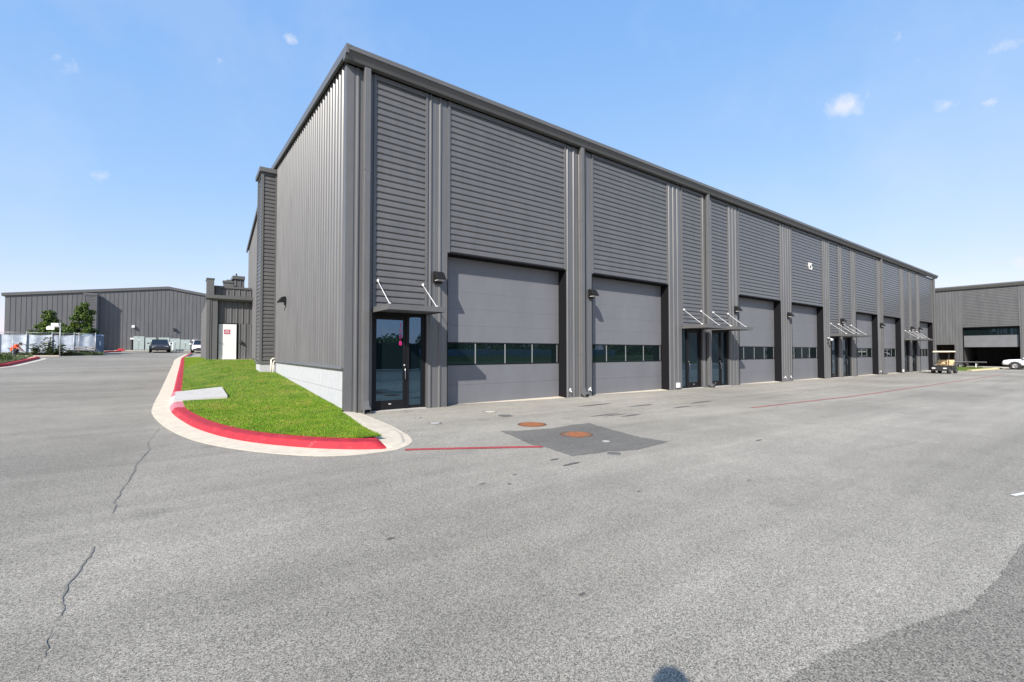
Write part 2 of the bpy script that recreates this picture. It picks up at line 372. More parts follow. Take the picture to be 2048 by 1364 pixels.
for i, (x, y, l, w_) in enumerate([(5.44,-3.93,.55,.05), (5.62,-4.1,.5,.04), (5.93,-4.37,.45,.05), (8.0,-3.1,.6,.07), (8.68,-4.03,.5,.06), (1.16,-7.21,.20,.035), (1.12,-6.87,.10,.03), (3.2,-2.75,.22,.05), (6.9,-2.2,.8,.08), (10.4,-3.6,.7,.07), (-.4,-7.3,.05,.014), (-.15,-7.5,.03,.012), (.15,-7.2,.04,.012), (.9,-8.6,.03,.012), (-1.9,-8.2,.04,.02), (2.4,-9.1,.03,.012), (5.2,-7.9,.12,.03), (-2.1,-10.3,.018,.01), (-1.2,-9.8,.02,.012)]):
    struct(blob('tar_mark', [(x - l, y - w_*.4), (x - l*.3, y - w_), (x + l*.5, y - w_*.8), (x + l, y + w_*.5), (x + l*.2, y + w_), (x - l*.5, y + w_*.6)], .0065, M['tar'], .012, 4, 40 + i))
struct(blob('coarse_asphalt', [(-1.06,-10.93),(-.63,-10.97),(-.02,-11.13),(.68,-11.33),(1.31,-11.37),(2.38,-11.39),(4,-11.7),(14,-13.2),(60,-16),(60,-30),(-40,-30),(-40,-16),(-6,-13.2),(-3,-11.9),(-2,-11.2)], .004, M['asph3'], .009, 16, 5))
def strip(name, pts, wd, dz, m, jit=.012, seed=2, taper=False):
    rnd = random.Random(seed); P = []
    for i in range(len(pts)-1):
        a, b = Vector(pts[i]), Vector(pts[i+1]); k = max(2, int((b-a).length / .25)); 
        P += [a + (b-a) * t / k for t in range(k)]
    P.append(Vector(pts[-1])); mb = MB(); l, r_ = [], []
    for i, p in enumerate(P):
        t = (P[min(i+1, len(P)-1)] - P[max(i-1, 0)]).normalized(); nn = Vector((-t.y, t.x))
        wv = wd * (1 if not taper else rnd.uniform(.25, 1.4)); c = p + nn * rnd.uniform(-jit, jit)
        a, b = c + nn*wv/2, c - nn*wv/2
        l.append((a.x, a.y, gz(a.x, a.y) + dz)); r_.append((b.x, b.y, gz(b.x, b.y) + dz))
    n = len(P); mb.add(l + r_, [(i, i+1, n+i+1, n+i) for i in range(n-1)]); return struct(obj(name, mb, m))
strip('road_marking', [(-.42,-4.95),(.5,-5.45),(1.58,-6.06)], .13, .006, M['line'], .006, 1)
strip('road_marking', [(10.2,-5.32),(17,-5.68),(27,-5.73),(40,-5.7),(51.5,-5.66)], .11, .006, M['line2'], .01, 3)
strip('road_marking', [(4.22,-11.135),(4.6,-11.24),(4.95,-11.33)], .05, .0085, M['wline'], .006, 4)
def crack(pts, wd, seed):
    rnd = random.Random(seed); V = []; off = 0; wv = wd
    for i in range(len(pts)-1):
        a, b = Vector(pts[i]), Vector(pts[i+1]); k = max(2, int((b-a).length / .035)); t = (b-a).normalized(); nn = Vector((-t.y, t.x))
        for j in range(k):
            off = max(-.05, min(.05, off + rnd.uniform(-.010, .010))); wv = max(0, min(2.2*wd, wv + rnd.uniform(-.6, .6)*wd)); c = a + (b-a)*j/k + nn*off
            V.append((c + nn*wv/2 + nn*rnd.uniform(0, .3)*wd, c - nn*wv/2))
    mb = MB(); n = len(V); v = [(p.x, p.y, gz(p.x, p.y) + .005) for p, q in V] + [(q.x, q.y, gz(q.x, q.y) + .005) for p, q in V]
    mb.add(v, [(i, i+1, n+i+1, n+i) for i in range(n-1) if (V[i][0]-V[i][1]).length > .12*wd]); return struct(obj('pavement_crack', mb, M['crack']))
crack([(-3.9,-6.0),(-3.93,-5.2),(-3.88,-4.2),(-3.84,-2.7),(-3.80,.3)], .007, 5)
crack([(-3.95,-9.8),(-3.93,-8.78),(-3.98,-7.65),(-3.92,-6.9)], .007, 8)
crack([(.9,-4.05),(1.5,-3.7),(2.4,-3.55)], .008, 6)
crack([(5.2,-9.0),(5.9,-9.4),(7.4,-9.7)], .012, 9)

# ------------------------------------------------------------------ kerb island and lawn
def catmull(pts, n):
    P = [Vector(p) for p in pts]; out = []
    for i in range(len(P)-1):
        p0, p1, p2, p3 = P[max(i-1,0)], P[i], P[i+1], P[min(i+2,len(P)-1)]
        for k in range(n):
            t = k/n; out.append(.5*((2*p1)+(p2-p0)*t+(2*p0-5*p1+4*p2-p3)*t*t+(3*p1-p0-3*p2+p3)*t**3))
    out.append(P[-1]); return out
# stations: gutter outer edge, foot of face, top outer, top inner (x, y) and kerb height, paint
ST = [((-3.35,46),(-3.0,46),(-2.98,46),(-2.8,46),.13,1), ((-4.02,34),(-3.62,34),(-3.6,34),(-3.40,34),.13,1), ((-4.05,26),(-3.66,26),(-3.62,26),(-3.42,26),.13,1),
      ((-4.05,16),(-3.68,16),(-3.63,16),(-3.43,16),.13,1), ((-4.05,11),(-3.68,11),(-3.63,11),(-3.43,11),.13,1), ((-4.05,8.2),(-3.68,8.2),(-3.63,8.2),(-3.43,8.2),.12,1),
      ((-4.05,7.0),(-3.70,7.0),(-3.62,7.0),(-3.43,7.0),.07,2), ((-4.06,5.6),(-3.72,5.6),(-3.62,5.6),(-3.42,5.6),.07,0), ((-4.06,4.4),(-3.71,4.4),(-3.62,4.4),(-3.40,4.4),.10,0),
      ((-4.05,3.4),(-3.68,3.5),(-3.60,3.5),(-3.38,3.5),.13,2), ((-4.0,2.3),(-3.62,2.3),(-3.56,2.3),(-3.33,2.2),.13,1), ((-3.76,.55),(-3.39,.75),(-3.34,.8),(-3.12,.8),.13,1),
      ((-3.27,-1.75),(-2.98,-1.2),(-2.94,-1.13),(-2.74,-1.0),.13,1), ((-2.67,-3.24),(-2.46,-2.68),(-2.42,-2.6),(-2.26,-2.42),.13,1), ((-1.9,-4.37),(-1.78,-3.78),(-1.76,-3.7),(-1.62,-3.47),.13,1),
      ((-1.33,-4.79),(-1.25,-4.36),(-1.23,-4.28),(-1.13,-4.03),.13,1), ((-.86,-4.87),(-.83,-4.67),(-.82,-4.57),(-.75,-4.30),.13,1), ((-.66,-4.87),(-.64,-4.72),(-.68,-4.52),(-.65,-4.20),.115,0),
      ((-.45,-4.82),(-.46,-4.66),(-.58,-4.38),(-.58,-4.10),.05,0), ((-.12,-4.5),(-.2,-4.4),(-.45,-4.18),(-.545,-3.98),.05,0), ((.05,-4.1),(-.05,-4.0),(-.36,-3.85),(-.53,-3.82),.05,0),
      ((.16,-3.6),(.08,-3.55),(-.3,-3.4),(-.49,-3.4),.06,0), ((.29,-2.4),(.2,-2.4),(-.12,-2.4),(-.38,-2.4),.07,0), ((.36,-.9),(.26,-.9),(0,-.9),(-.235,-.9),.07,0), ((.37,-.03),(.27,-.03),(.05,-.03),(-.19,-.03),.07,0)]
NK = 7
kt = {k: catmull([(*s[k], 0) for s in ST], NK) for k in range(4)}
kh = [ST[min(i//NK, len(ST)-1)][4] + (ST[min(i//NK+1, len(ST)-1)][4] - ST[min(i//NK, len(ST)-1)][4]) * (i % NK) / NK for i in range(len(kt[0]))]
pt = [ST[min(i//NK, len(ST)-1)][5] for i in range(len(kt[0]))]
def kerb_mesh():
    mb = MB(); secs = []
    for i in range(len(kt[0])):
        g, f, t, q = (kt[k][i] for k in range(4)); b = lambda p: gz(p.x, p.y)
        h = kh[i]; m_ = t.lerp(q, .25)
        secs.append([(g.x, g.y, b(g) - .15), (g.x, g.y, b(g) + .006), (f.x, f.y, b(f) + .012), (f.x*.85+t.x*.15, f.y*.85+t.y*.15, b(f) + .03 + h*.1), (t.x, t.y, b(t) + h*.9), (m_.x, m_.y, b(m_) + h), (q.x, q.y, b(q) + h + .004), (q.x, q.y, b(q) - .1)])
    n = 8
    for i in range(len(secs)-1):
        for k in range(7):
            p = pt[i]; mi = 0
            if 2 <= k <= 5: mi = 1 if p == 1 else 2 if p == 2 else 0
            mb.add([secs[i][k], secs[i][k+1], secs[i+1][k+1], secs[i+1][k]], [(0,1,2,3)], mi, False)
    return obj('kerb', mb, [M['conc'], M['red'], M['pink']])
struct(kerb_mesh())
# lawn surface: fills from the kerb's inner edge to the wall
inner = [(p.x, p.y) for p in kt[3]]
def lawn_edge(y):
    best = None
    for a, b in zip(inner, inner[1:]):
        if (a[1]-y) * (b[1]-y) <= 0 and a[1] != b[1] and a[0] < -.3:
            t = (y-a[1])/(b[1]-a[1]); x = a[0] + (b[0]-a[0])*t
            best = x if best is None else min(best, x)
    return best
def lawn_right(y):
    if y > 19.9: return -2.36 if y < 34 else -1.9
    if y > 11.3 and y < 12.8: return -.62
    if y >= -.03: return .0
    return -.19 + (-.545 + .19) * smooth(-y / 3.9) * 1.0 if y > -3.98 else -.545
def lawn_z(x, y):
    e = lawn_edge(y) if y > -4.2 else -.7
    if e is None: e = -.7
    lo = gz(x, y) + .13
    if y <= 0:
        t = smooth((x - e) / .5); return lo + .02 * t - .05 * smooth((x + .9) / .6)
    wall = .08 + .054 * min(y, 20) ; t = smooth((x - e) / (3.3 - 2.3 * smooth((y - 3) / 14)))
    return lo * (1 - t) + max(wall, 0) * t
def lawn():
    ys = [-4.15 + .05*i for i in range(3)] + [-4.0 + .2*i for i in range(20)] + [i*.5 for i in range(0, 69)]
    rows = []
    for y in ys:
        a = lawn_edge(y); b = lawn_right(y)
        if a is None or b - a < .03: continue
        rows.append([(a + (b-a)*k/14, y, lawn_z(a + (b-a)*k/14, y)) for k in range(15)])
    v = [p for r in rows for p in r]; n = 15
    f = [(i*n+k, i*n+k+1, (i+1)*n+k+1, (i+1)*n+k) for i in range(len(rows)-1) for k in range(n-1)]
    me = bpy.data.meshes.new('lawn'); me.from_pydata(v, [], f); me.materials.append(M['turf']); me.polygons.foreach_set('use_smooth', [True]*len(f))
    return link('lawn', me)
struct(lawn())
def blades(name, pts, h0, h1, mats, seed=3, wd=.006):
    """pts: (x, y, z) roots; each blade two triangles, bent"""
    rng = np.random.default_rng(seed); P = np.array(pts); n = len(P)
    h = rng.uniform(h0, h1, n); a = rng.uniform(0, 2*np.pi, n); lean = rng.uniform(.1, .75, n) * h; la = rng.uniform(0, 2*np.pi, n)
    wdv = wd * rng.uniform(.7, 1.5, n)
    dx, dy = np.cos(a) * wdv, np.sin(a) * wdv; lx, ly = np.cos(la) * lean, np.sin(la) * lean
    V = np.zeros((n, 4, 3)); V[:, 0] = P; V[:, 0, 0] -= dx; V[:, 0, 1] -= dy; V[:, 1] = P; V[:, 1, 0] += dx; V[:, 1, 1] += dy
    V[:, 2] = P; V[:, 2, 0] += lx*.4 + dx*.6; V[:, 2, 1] += ly*.4 + dy*.6; V[:, 2, 2] += h * .6
    V[:, 3] = P; V[:, 3, 0] += lx; V[:, 3, 1] += ly; V[:, 3, 2] += h
    F = (np.arange(n)[:, None] * 4 + np.array([[0, 1, 2]])).tolist() + (np.arange(n)[:, None] * 4 + np.array([[0, 2, 3]])).tolist()
    me = bpy.data.meshes.new(name); me.from_pydata(V.reshape(-1, 3).tolist(), [], F)
    for m in mats: me.materials.append(m)
    idx = (rng.random(n) < .16).astype(int); me.polygons.foreach_set('material_index', np.concatenate([idx, idx]).tolist())
    return stuff(link(name, me))
def in_pad(x, y): return -3.50 < x < -2.30 and 3.55 < y < 6.4
def lawn_roots():
    rnd = random.Random(5); out = []
    while len(out) < 190000:
        y = rnd.uniform(-4.15, 1) if rnd.random() < .42 else 1 + 33 * rnd.random() ** 1.9
        a = lawn_edge(y); b = lawn_right(y)
        if a is None or b - a < .05: continue
        x = rnd.uniform(a - .015, b + (.02 if y < 0 else 0))
        if in_pad(x, y): continue
        out.append((x, y, lawn_z(x, y) - .005))
    return out
lb = blades('lawn_grass', lawn_roots(), .015, .048, [M['blade'], M['blade2']], 3, .0042); lb['label'] = 'short bright green lawn grass between red kerb and side wall'

# concrete pad set into the lawn
def pad():
    pts = [(-3.60,3.72),(-2.34,3.6),(-2.34,6.3),(-3.60,6.2)]; mb = MB()
    mb.loft([[(x, y, lawn_z(-2.9, y) - .1) for x, y in pts], [(x, y, lawn_z(-2.75, y) + .085 - (.10 if x < -3 else 0)) for x, y in pts]])
    t = thing('concrete_pad', 'pale flat concrete pad set into the lawn behind the kerb', 'concrete pad', (0,0,0)); o = obj('slab', mb, M['padc'], t); bevel(o, .012)
pad()
struct(obj('sidewalk', MB().box(-3.4, 0.2, 34.0, 35.3, gz(-3.4,34.6)-.2, gz(-3.4,34.6)+.16), M['conc']))

# ------------------------------------------------------------------ main building
RIB = .305
def rib_profile(w_, first=.12, h=.036):
    p = [(0, 0)]; x = first
    while x < w_ - .02:
        a = x - .045; 
        for dx, dy in ((-.045, 0), (-.018, -h), (.018, -h), (.045, 0)):
            xx = min(max(x + dx, 0.001), w_ - .001); p.append((xx, dy))
        # small stiffening crease between ribs
        if x + RIB < w_: p += [(x + RIB*.5 - .02, 0), (x + RIB*.5, -.006), (x + RIB*.5 + .02, 0)]
        x += RIB
    p.append((w_, 0)); q = [p[0]]
    for a in p[1:]:
        if a[0] > q[-1][0] + 1e-4: q.append(a)
    return q
def rib_mesh(name, w_, z0, z1a, z1b, m, first=.12):
    pr = rib_profile(w_, first); mb = MB(); n = len(pr)
    v = [(x, y, z0) for x, y in pr] + [(x, y, z1a + (z1b - z1a) * x / w_) for x, y in pr]
    mb.add(v, [(i, i+1, n+i+1, n+i) for i in range(n-1)])
    mb.add([(0, .03, z0), (w_, .03, z0), (w_, .03, z1b), (0, .03, z1a)], [(3,2,1,0)])
    mb.add([(0,0,z0),(0,.03,z0),(0,.03,z1a),(0,0,z1a)], [(0,1,2,3)]); mb.add([(w_,0,z0),(w_,.03,z0),(w_,.03,z1b),(w_,0,z1b)], [(0,1,2,3)])
    me = bpy.data.meshes.new(name); me.from_pydata(mb.v, [], mb.f); me.materials.append(m)
    bm = bmesh.new(); bm.from_mesh(me); bmesh.ops.remove_doubles(bm, verts=bm.verts, dist=1e-5); bmesh.ops.recalc_face_normals(bm, faces=bm.faces); bm.to_mesh(me); bm.free()
    return me
PITCH = .176
SLP = [(.0, .0), (-.004, .0), (-.010, .030), (-.034, .040), (-.034, .062), (-.024, .150), (-.010, .1745), (.0, .1745)]
def slat_mb(w_, z=0, mb=None):
    mb = mb or MB(); mb.prism([(y, z + zz) for y, zz in SLP], 0, .002, w_ - .002); return mb
def siding(parent, w_, z0, z1, loc, rotz, single, m=None, trimw=.07, top=True):
    """a bay of horizontal lap siding framed by trim; x runs along the wall, -y is outwards"""
    m = m or M['slat']; n = int((z1 - z0) / PITCH); p = (z1 - z0) / n; s = p / PITCH
    tr = MB()
    tr.box(0, w_, .002, .03, z0, z1)
    for a in (0, w_ - trimw): tr.box(a, a + trimw, -.062, .0, z0, z1)
    tr.box(trimw + .001, w_ - trimw - .001, -.05, .0, z1 - .12, z1)
    b = obj('siding_bay', tr, M['trim'], parent, loc, rotz)
    iw = w_ - 2 * trimw - .004; nn = n - 1
    if single:
        me = slat_mb(iw).mesh('slat', m)
        for k in range(nn):
            o = link('slat', me, b, (trimw + .002 + .0, 0, z0 + k * p)); o.scale = (1, 1, s)
            o.location.y += random.uniform(-.0015, .0015)
    else:
        mb = MB()
        for k in range(nn): slat_mb(iw, k * PITCH, mb)
        o = obj('slats', mb, m, b, (trimw + .002, 0, z0)); o.scale = (1, 1, s); stuff(o)
    return b

OPS = [('d', .68, 2.27), ('g', 2.93, 7.69), ('g', 9.03, 13.78), ('d', 14.78, 16.45), ('d', 17.2, 18.85), ('g', 19.82, 24.55), ('g', 25.97, 30.66),
       ('d', 31.70, 33.37), ('d', 34.05, 35.72), ('g', 36.70, 41.42), ('g', 42.87, 47.55), ('d', 48.58, 50.23), ('d', 50.95, 52.60), ('g', 53.62, 58.33)]
XE = 59.1; ZT = 9.13; HG = 4.57; HD = 2.72; REC = .34; YB = 22.9
bld = thing('warehouse', 'long charcoal metal-clad warehouse with grey garage doors and black glass entrances', 'building', (0,0,0))
# facade core: piers and heads (opening reveals)
cm = MB(); prev = 0.03; base = -.7
for k, a, b in OPS:
    cm.box(prev, a, .004, .6, base, ZT); cm.box(a, b, .034, .6, (HG if k == 'g' else HD) + .0, ZT); prev = b
cm.box(prev, XE, .004, .6, base, ZT)
for k, a, b in OPS: cm.box(a, b, .62, .7, base, (HG if k == 'g' else HD) + .3)
prof = [(.05, base), (YB, base), (YB, 8.3), (17.6, 9.72), (13.6, 10.28), (.05, 9.18)]
cm.prism([(max(y, .75), z) for y, z in prof], 0, .04, XE - .05)
obj('wall', cm, M['core'], bld)
# bays of siding, ribbed piers, downspouts
pier_edges = [0.0] + [e for k, a, b in OPS for e in (a, b)] + [XE]
for i in range(0, len(pier_edges), 2):
    a, b = pier_edges[i], pier_edges[i+1]
    a2 = a + (.16 if i == 0 else 0.0)
    if i == 0: obj('corner_trim', MB().box(-.045, .155, -.045, -.002, base, ZT).box(-.045, -.004, -.001, .16, 1.17, ZT), M['trim'], bld)
    b2 = b - (.22 if i == len(pier_edges)-2 else 0)
    link('ribbed_panel', rib_mesh('ribbed_panel', b2 - a2, base, ZT, ZT, M['clad'], .10), bld, (a2, -.028, 0))
    if b2 < b: obj('corner_trim', MB().box(b2 + .003, b + .03, -.045, -.002, base, ZT), M['trim'], bld)
for i, (k, a, b) in enumerate(OPS):
    siding(bld, b - a, (HG if k == 'g' else HD + .02), ZT, (a, 0, 0), 0, i < 5)
def downspout(x, big=True):
    mb = MB(); z0 = gz(x, 0)
    mb.box(x - .085, x + .085, -.20, -.07, z0 + .32, ZT + .05); o = obj('downspout', mb, M['trim'], bld); bevel(o, .012)
    mb = MB(); mb.loft([[(x-.085,-.2,z0+.33),(x+.085,-.2,z0+.33),(x+.085,-.07,z0+.33),(x-.085,-.07,z0+.33)], [(x-.085,-.23,z0+.2),(x+.085,-.23,z0+.2),(x+.085,-.09,z0+.14),(x-.085,-.09,z0+.14)], [(x-.085,-.40,z0+.12),(x+.085,-.40,z0+.12),(x+.085,-.36,z0+.01),(x-.085,-.36,z0+.01)]], cap=False)
    sh = obj('downspout_shoe', mb, M['trim'], o)
    for z in (1.5, 6.4): obj('strap', MB().box(x - .088, x + .088, -.203, -.06, z, z + .03), M['trim'], o)
for x in (.47, 8.42, 16.82, 42.2, 58.72): downspout(x)
# eave gutter, rake trim, roof
ev = MB().prism([(-.34, 9.47), (-.34, 9.385), (-.325, 9.365), (-.22, 9.17), (-.06, 9.17), (-.03, 9.40), (-.03, 9.47)], 0, -.139, XE + .35)
obj('eave_gutter', ev, M['eave'], bld)
lip = MB().box(-.1395, XE + .355, -.352, -.341, 9.36, 9.48); obj('gutter_lip', lip, M['eave'], bld)
rk = []
roofline = [(-.356, 9.485), (13.6, 10.62), (17.6, 10.02), (YB + .2, 8.55)]
for (y0, z0), (y1, z1) in zip(roofline, roofline[1:]):
    rk.append(obj('rake_trim', MB().loft([[(-.14, y0, z0 - .23), (-.14, y0, z0), (.0, y0, z0), (.0, y0, z0 - .05), (-.085, y0, z0 - .06), (-.07, y0, z0 - .23)], [(-.14, y1, z1 - .23), (-.14, y1, z1), (.0, y1, z1), (.0, y1, z1 - .05), (-.085, y1, z1 - .06), (-.07, y1, z1 - .23)]]), M['eave'], bld))
rf = MB()
for (y0, z0), (y1, z1) in zip(roofline, roofline[1:]):
    rf.add([(-.06, y0 + .02, z0 - .02), (XE + .3, y0 + .02, z0 - .02), (XE + .3, y1, z1 - .02), (-.06, y1, z1 - .02)], [(0,1,2,3)])
obj('roof', rf, M['roof'], bld)
# end wall on the left: ribbed panels over white block courses
ZB = 1.16
def wtop(y):
    for (y0, z0), (y1, z1) in zip(roofline, roofline[1:]):
        if y <= y1: return z0 + (z1-z0)*(y-y0)/(y1-y0) - .16
    return 8.4
def left_panels(y0, y1):
    y = y1
    while y > y0 + .05:
        wd = min(.915, y - y0)
        link('ribbed_panel', rib_mesh('ribbed_panel', wd, ZB + .03, wtop(y), wtop(y - wd), M['clad'], .1525), bld, (-.002, y, 0), R(-90)); y -= wd
left_panels(.17, 11.25); left_panels(12.8, YB)
obj('base_flashing', MB().prism([(-.06, ZB - .03), (-.075, ZB - .005), (-.045, ZB + .07), (-.0, ZB + .07), (0, ZB - .03)], 1, .16, 11.28), M['trim'], bld)
bl = MB().box(.03, .3, .2, YB, base, ZB - .03); bw = obj('block_wall', bl, M['mortar'], bld)
cn = [(base, -.02), (-.012, .555), (.567, ZB - .035)]
for r_, (za, zb) in enumerate([(-.02, .57), (.578, ZB - .032)]):
    y = .20
    first = True
    while y < 11.2:
        ln = (.62 if (r_ == 0) else 1.22) if first else 1.22
        y1 = min(y + ln, 11.26); first = False
        o = obj('block', MB().box(0.0 - random.uniform(0, .003), .1, y, y1 - .007, za, zb), M['block'], bw); bevel(o, .004, 1); y = y1
    y = 12.8
    while y < 20: 
        y1 = min(y + 1.22, 20.05); obj('block', MB().box(0.0, .1, y, y1 - .007, za, zb), M['block'], bw); y = y1
obj('wall_return', MB().box(.0, .155, .005, .195, -.05, ZB).box(-.02, -.001, .165, .19, -.05, ZB), M['trim'], bld)
# side pilaster tower with lap siding
TY0, TY1, TX, TZ = 11.33, 12.75, -.64, 9.88
tw = obj('side_tower', MB().box(TX + .06, .0, TY0 + .06, TY1, ZB - .05, TZ), M['core'], bld)
siding(bld, -TX + .02, ZB + .02, TZ, (TX + .0, TY0 + .05, 0), 0, False, trimw=.09)
siding(bld, TY1 - TY0 - .02, ZB + .02, TZ, (TX + .05, TY1, 0), R(-90), False, trimw=.09)
obj('tower_cap', MB().box(TX - .10, .1, TY0 - .10, TY1 + .1, TZ, TZ + .2), M['eave'], bld)
obj('tower_flashing', MB().box(TX - .03, .0, TY0 - .03, TY1, ZB - .08, ZB + .02), M['trim'], bld)
tb = obj('tower_base', MB().box(TX + .03, .0, TY0 + .03, TY1, .2, ZB - .082), M['block'], bld)
# storefront entrances
def entrance(a, b, mirror, digits=None):
    y = .10; z0 = gz(a, 0) - .03; W_ = b - a; fw_ = .06
    fr = MB(); fr.box(a, a + .09, y - .03, y + .14, z0, HD); fr.box(b - .09, b, y - .03, y + .14, z0, HD); fr.box(a + .09, b - .09, y - .03, y + .14, HD - .12, HD)
    lx0, lx1 = (a + .09, a + .09 + .92) if not mirror else (b - .09 - .92, b - .09)
    mx0, mx1 = (lx1, lx1 + .09) if not mirror else (lx0 - .09, lx0)
    sx0, sx1 = (mx1, b - .09) if not mirror else (a + .09, mx0)
    fr.box(mx0, mx1, y - .03, y + .14, z0, HD - .12); fr.box(sx0, sx1, y - .0, y + .1, z0, z0 + .13); 
    e = obj('entrance', fr, M['black'], bld)
    lf = MB(); top = HD - .125
    lf.box(lx0 + .005, lx0 + .075, y, y + .05, z0 + .05, top); lf.box(lx1 - .075, lx1 - .005, y, y + .05, z0 + .05, top); lf.box(lx0 + .075, lx1 - .075, y, y + .05, top - .10, top); lf.box(lx0 + .075, lx1 - .075, y, y + .05, z0 + .05, z0 + .30)
    lo = obj('door_leaf', lf, M['black'], e)
    obj('pane', MB().box(lx0 + .075, lx1 - .075, y + .02, y + .035, z0 + .30, top - .10), M['glass'], e)
    obj('pane', MB().box(sx0 + .0, sx1 - .0, y + .03, y + .045, z0 + .13, HD - .12), M['glass'], e)
    hx = (lx1 - .04) if not mirror else (lx0 + .04); s = -1 if not mirror else 1
    hd = MB().tube([(hx, y, z0 + 1.18), (hx, y - .07, z0 + 1.16), (hx + s*.0, y - .075, z0 + .98), (hx, y - .07, z0 + .88), (hx, y, z0 + .86)], .013, 8); obj('handle', hd, M['steel'], e)
    obj('lock', MB().lathe([(0, -.03), (.025, -.03), (.03, 0)], (hx, y, z0 + 1.26), 'y', 12), M['steel'], e)
    obj('threshold', MB().box(a + .02, b - .02, -.09, y + .1, z0 - .05, z0 + .045), M['conc2'], e)
    obj('closer_label', MB().box((lx0+lx1)/2 - .035, (lx0+lx1)/2 + .035, y - .004, y - .0005, z0 + .19, z0 + .21), M['white'], e)
    if digits:
        for i, ch in enumerate(digits):
            o = link('door_number', text_mesh(ch, .17, .003, M['magenta']), e, (lx1 - .155, y + .012, top - .25 - i*.168)); o.rotation_euler = (R(90), 0, 0)
    return e
dd = [(a, b) for k, a, b in OPS if k == 'd']
for i, (a, b) in enumerate(dd): entrance(a, b, i % 2 == 1, '1508' if i == 0 else None)
def canopy(a, b):
    z0, z1, d = 2.66, 2.80, 1.22; mb = MB()
    mb.box(a, b, -d, -.03, z1 - .03, z1)                       # deck
    mb.box(a, b, -d, -d + .03, z0, z1 - .031); mb.box(a, a + .03, -d + .031, -.03, z0, z1 - .031); mb.box(b - .03, b, -d + .031, -.03, z0, z1 - .031)
    mb.box(a + .03, b - .03, -d + .03, -.03, z0 + .03, z0 + .045)
    cp = obj('canopy', mb, M['eave'], bld)
    for x in (a + .14, b - .14):
        r_ = MB().tube([(x, -.035, 3.53), (x, -.93, z1 + .03)], .0095, 8)
        r_.lathe([(0, -.02), (.024, -.02), (.024, .0)], (x, -.035, 3.53), 'y', 10); r_.box(x - .02, x + .02, -.97, -.9, z1, z1 + .05); r_.box(x - .012, x + .012, -.1, -.03, 3.49, 3.56)
        obj('rod', r_, M['white'], cp)
for a, b in dd: canopy(a, b)
# sectional garage doors
def garage(a, b, i):
    z0 = gz((a+b)/2, 0) - .02; y = REC
    rv = MB(); rv.box(a - .001, a + .012, -.05, y + .06, z0 - .1, HG); rv.box(b - .012, b + .001, -.05, y + .06, z0 - .1, HG); rv.box(a + .012, b - .012, -.055, y + .06, HG - .03, HG + .002)
    g = obj('garage_door', rv, M['seal'], bld)
    xs0, xs1 = a + .013, b - .013
    def sec(za, zb): obj('door_section', MB().box(xs0, xs1, y, y + .045, za, zb), M['gdoor'], g)
    sec(z0 + .02, z0 + .62); sec(z0 + .624, 1.185)
    zt = 1.905; n = 5
    for k in range(n): sec(zt + (HG - .04 - zt) * k / n + .0025, zt + (HG - .04 - zt) * (k+1) / n - .0)
    # window band
    fr = MB(); fr.box(xs0, xs1, y - .004, y + .05, 1.187, 1.225); fr.box(xs0, xs1, y - .004, y + .05, 1.868, 1.905); fr.box(xs0, xs0 + .05, y - .004, y + .05, 1.225, 1.868); fr.box(xs1 - .06, xs1, y - .004, y + .05, 1.225, 1.868)
    obj('window_frame', fr, M['black'], g)
    e0, e1 = xs0 + .05, xs1 - .06; st = (e1 - e0) / 4
    for k in range(4):
        obj('pane', MB().box(e0 + k*st, e0 + (k+1)*st - .035, y + .012, y + .02, 1.225, 1.868), M['gglass'], g)
        obj('mullion', MB().box(e0 + (k+1)*st - .035, e0 + (k+1)*st, y - .002, y + .045, 1.225, 1.868), M['alu'], g)
    obj('bottom_seal', MB().box(xs0, xs1, y + .004, y + .05, z0 - .05, z0 + .02), M['seal'], g)
    obj('sill', MB().prism([(y + .04, z0 - .2), (-.02, z0 - .2), (-.02, z0 + .012), (y + .04, z0 + .035)], 0, a, b), M['conc'], g)
for i, (k, a, b) in enumerate(OPS):
    if k == 'g': garage(a, b, i)
# number 15 high on the fourth garage bay
o = link('building_number', text_mesh('15', .62, .02, M['num']), bld, (28.65, -.065, 7.02)); o.rotation_euler = (R(90), 0, 0)
# hose bibs, outlet boxes
def bib(x, z):
    mb = MB().tube([(x, -.03, z), (x, -.12, z), (x, -.16, z - .04)], .018, 8); mb.lathe([(0, -.02), (.045, -.02), (.045, 0), (0, 0)], (x, -.09, z + .05), 'y', 10); mb.box(x - .035, x + .035, -.04, -.028, z - .035, z + .035)
    obj('hose_bib', mb, M['white'], bld)
for x in (7.85, 8.86, 24.9, 25.6, 41.75): bib(x, .24 + gz(x, 0))
for x in (14.42, 47.95): o = obj('outlet_box', MB().box(x - .11, x + .11, -.11, -.03, gz(x,0) + .08, gz(x,0) + .30), M['white'], bld); bevel(o, .015)
# condensate pipe where the tower meets the wall
obj('drain_pipe', MB().tube([(-.02, 11.1, 1.30), (-.16, 11.1, 1.30), (-.2, 11.1, 1.25), (-.2, 11.1, .5)], .035, 8).tube([(-.02, 11.0, 1.18), (-.1, 10.98, 1.18), (-.12, 10.98, 1.12), (-.14, 10.98, .4)], .03, 8), M['pvc'], bld)

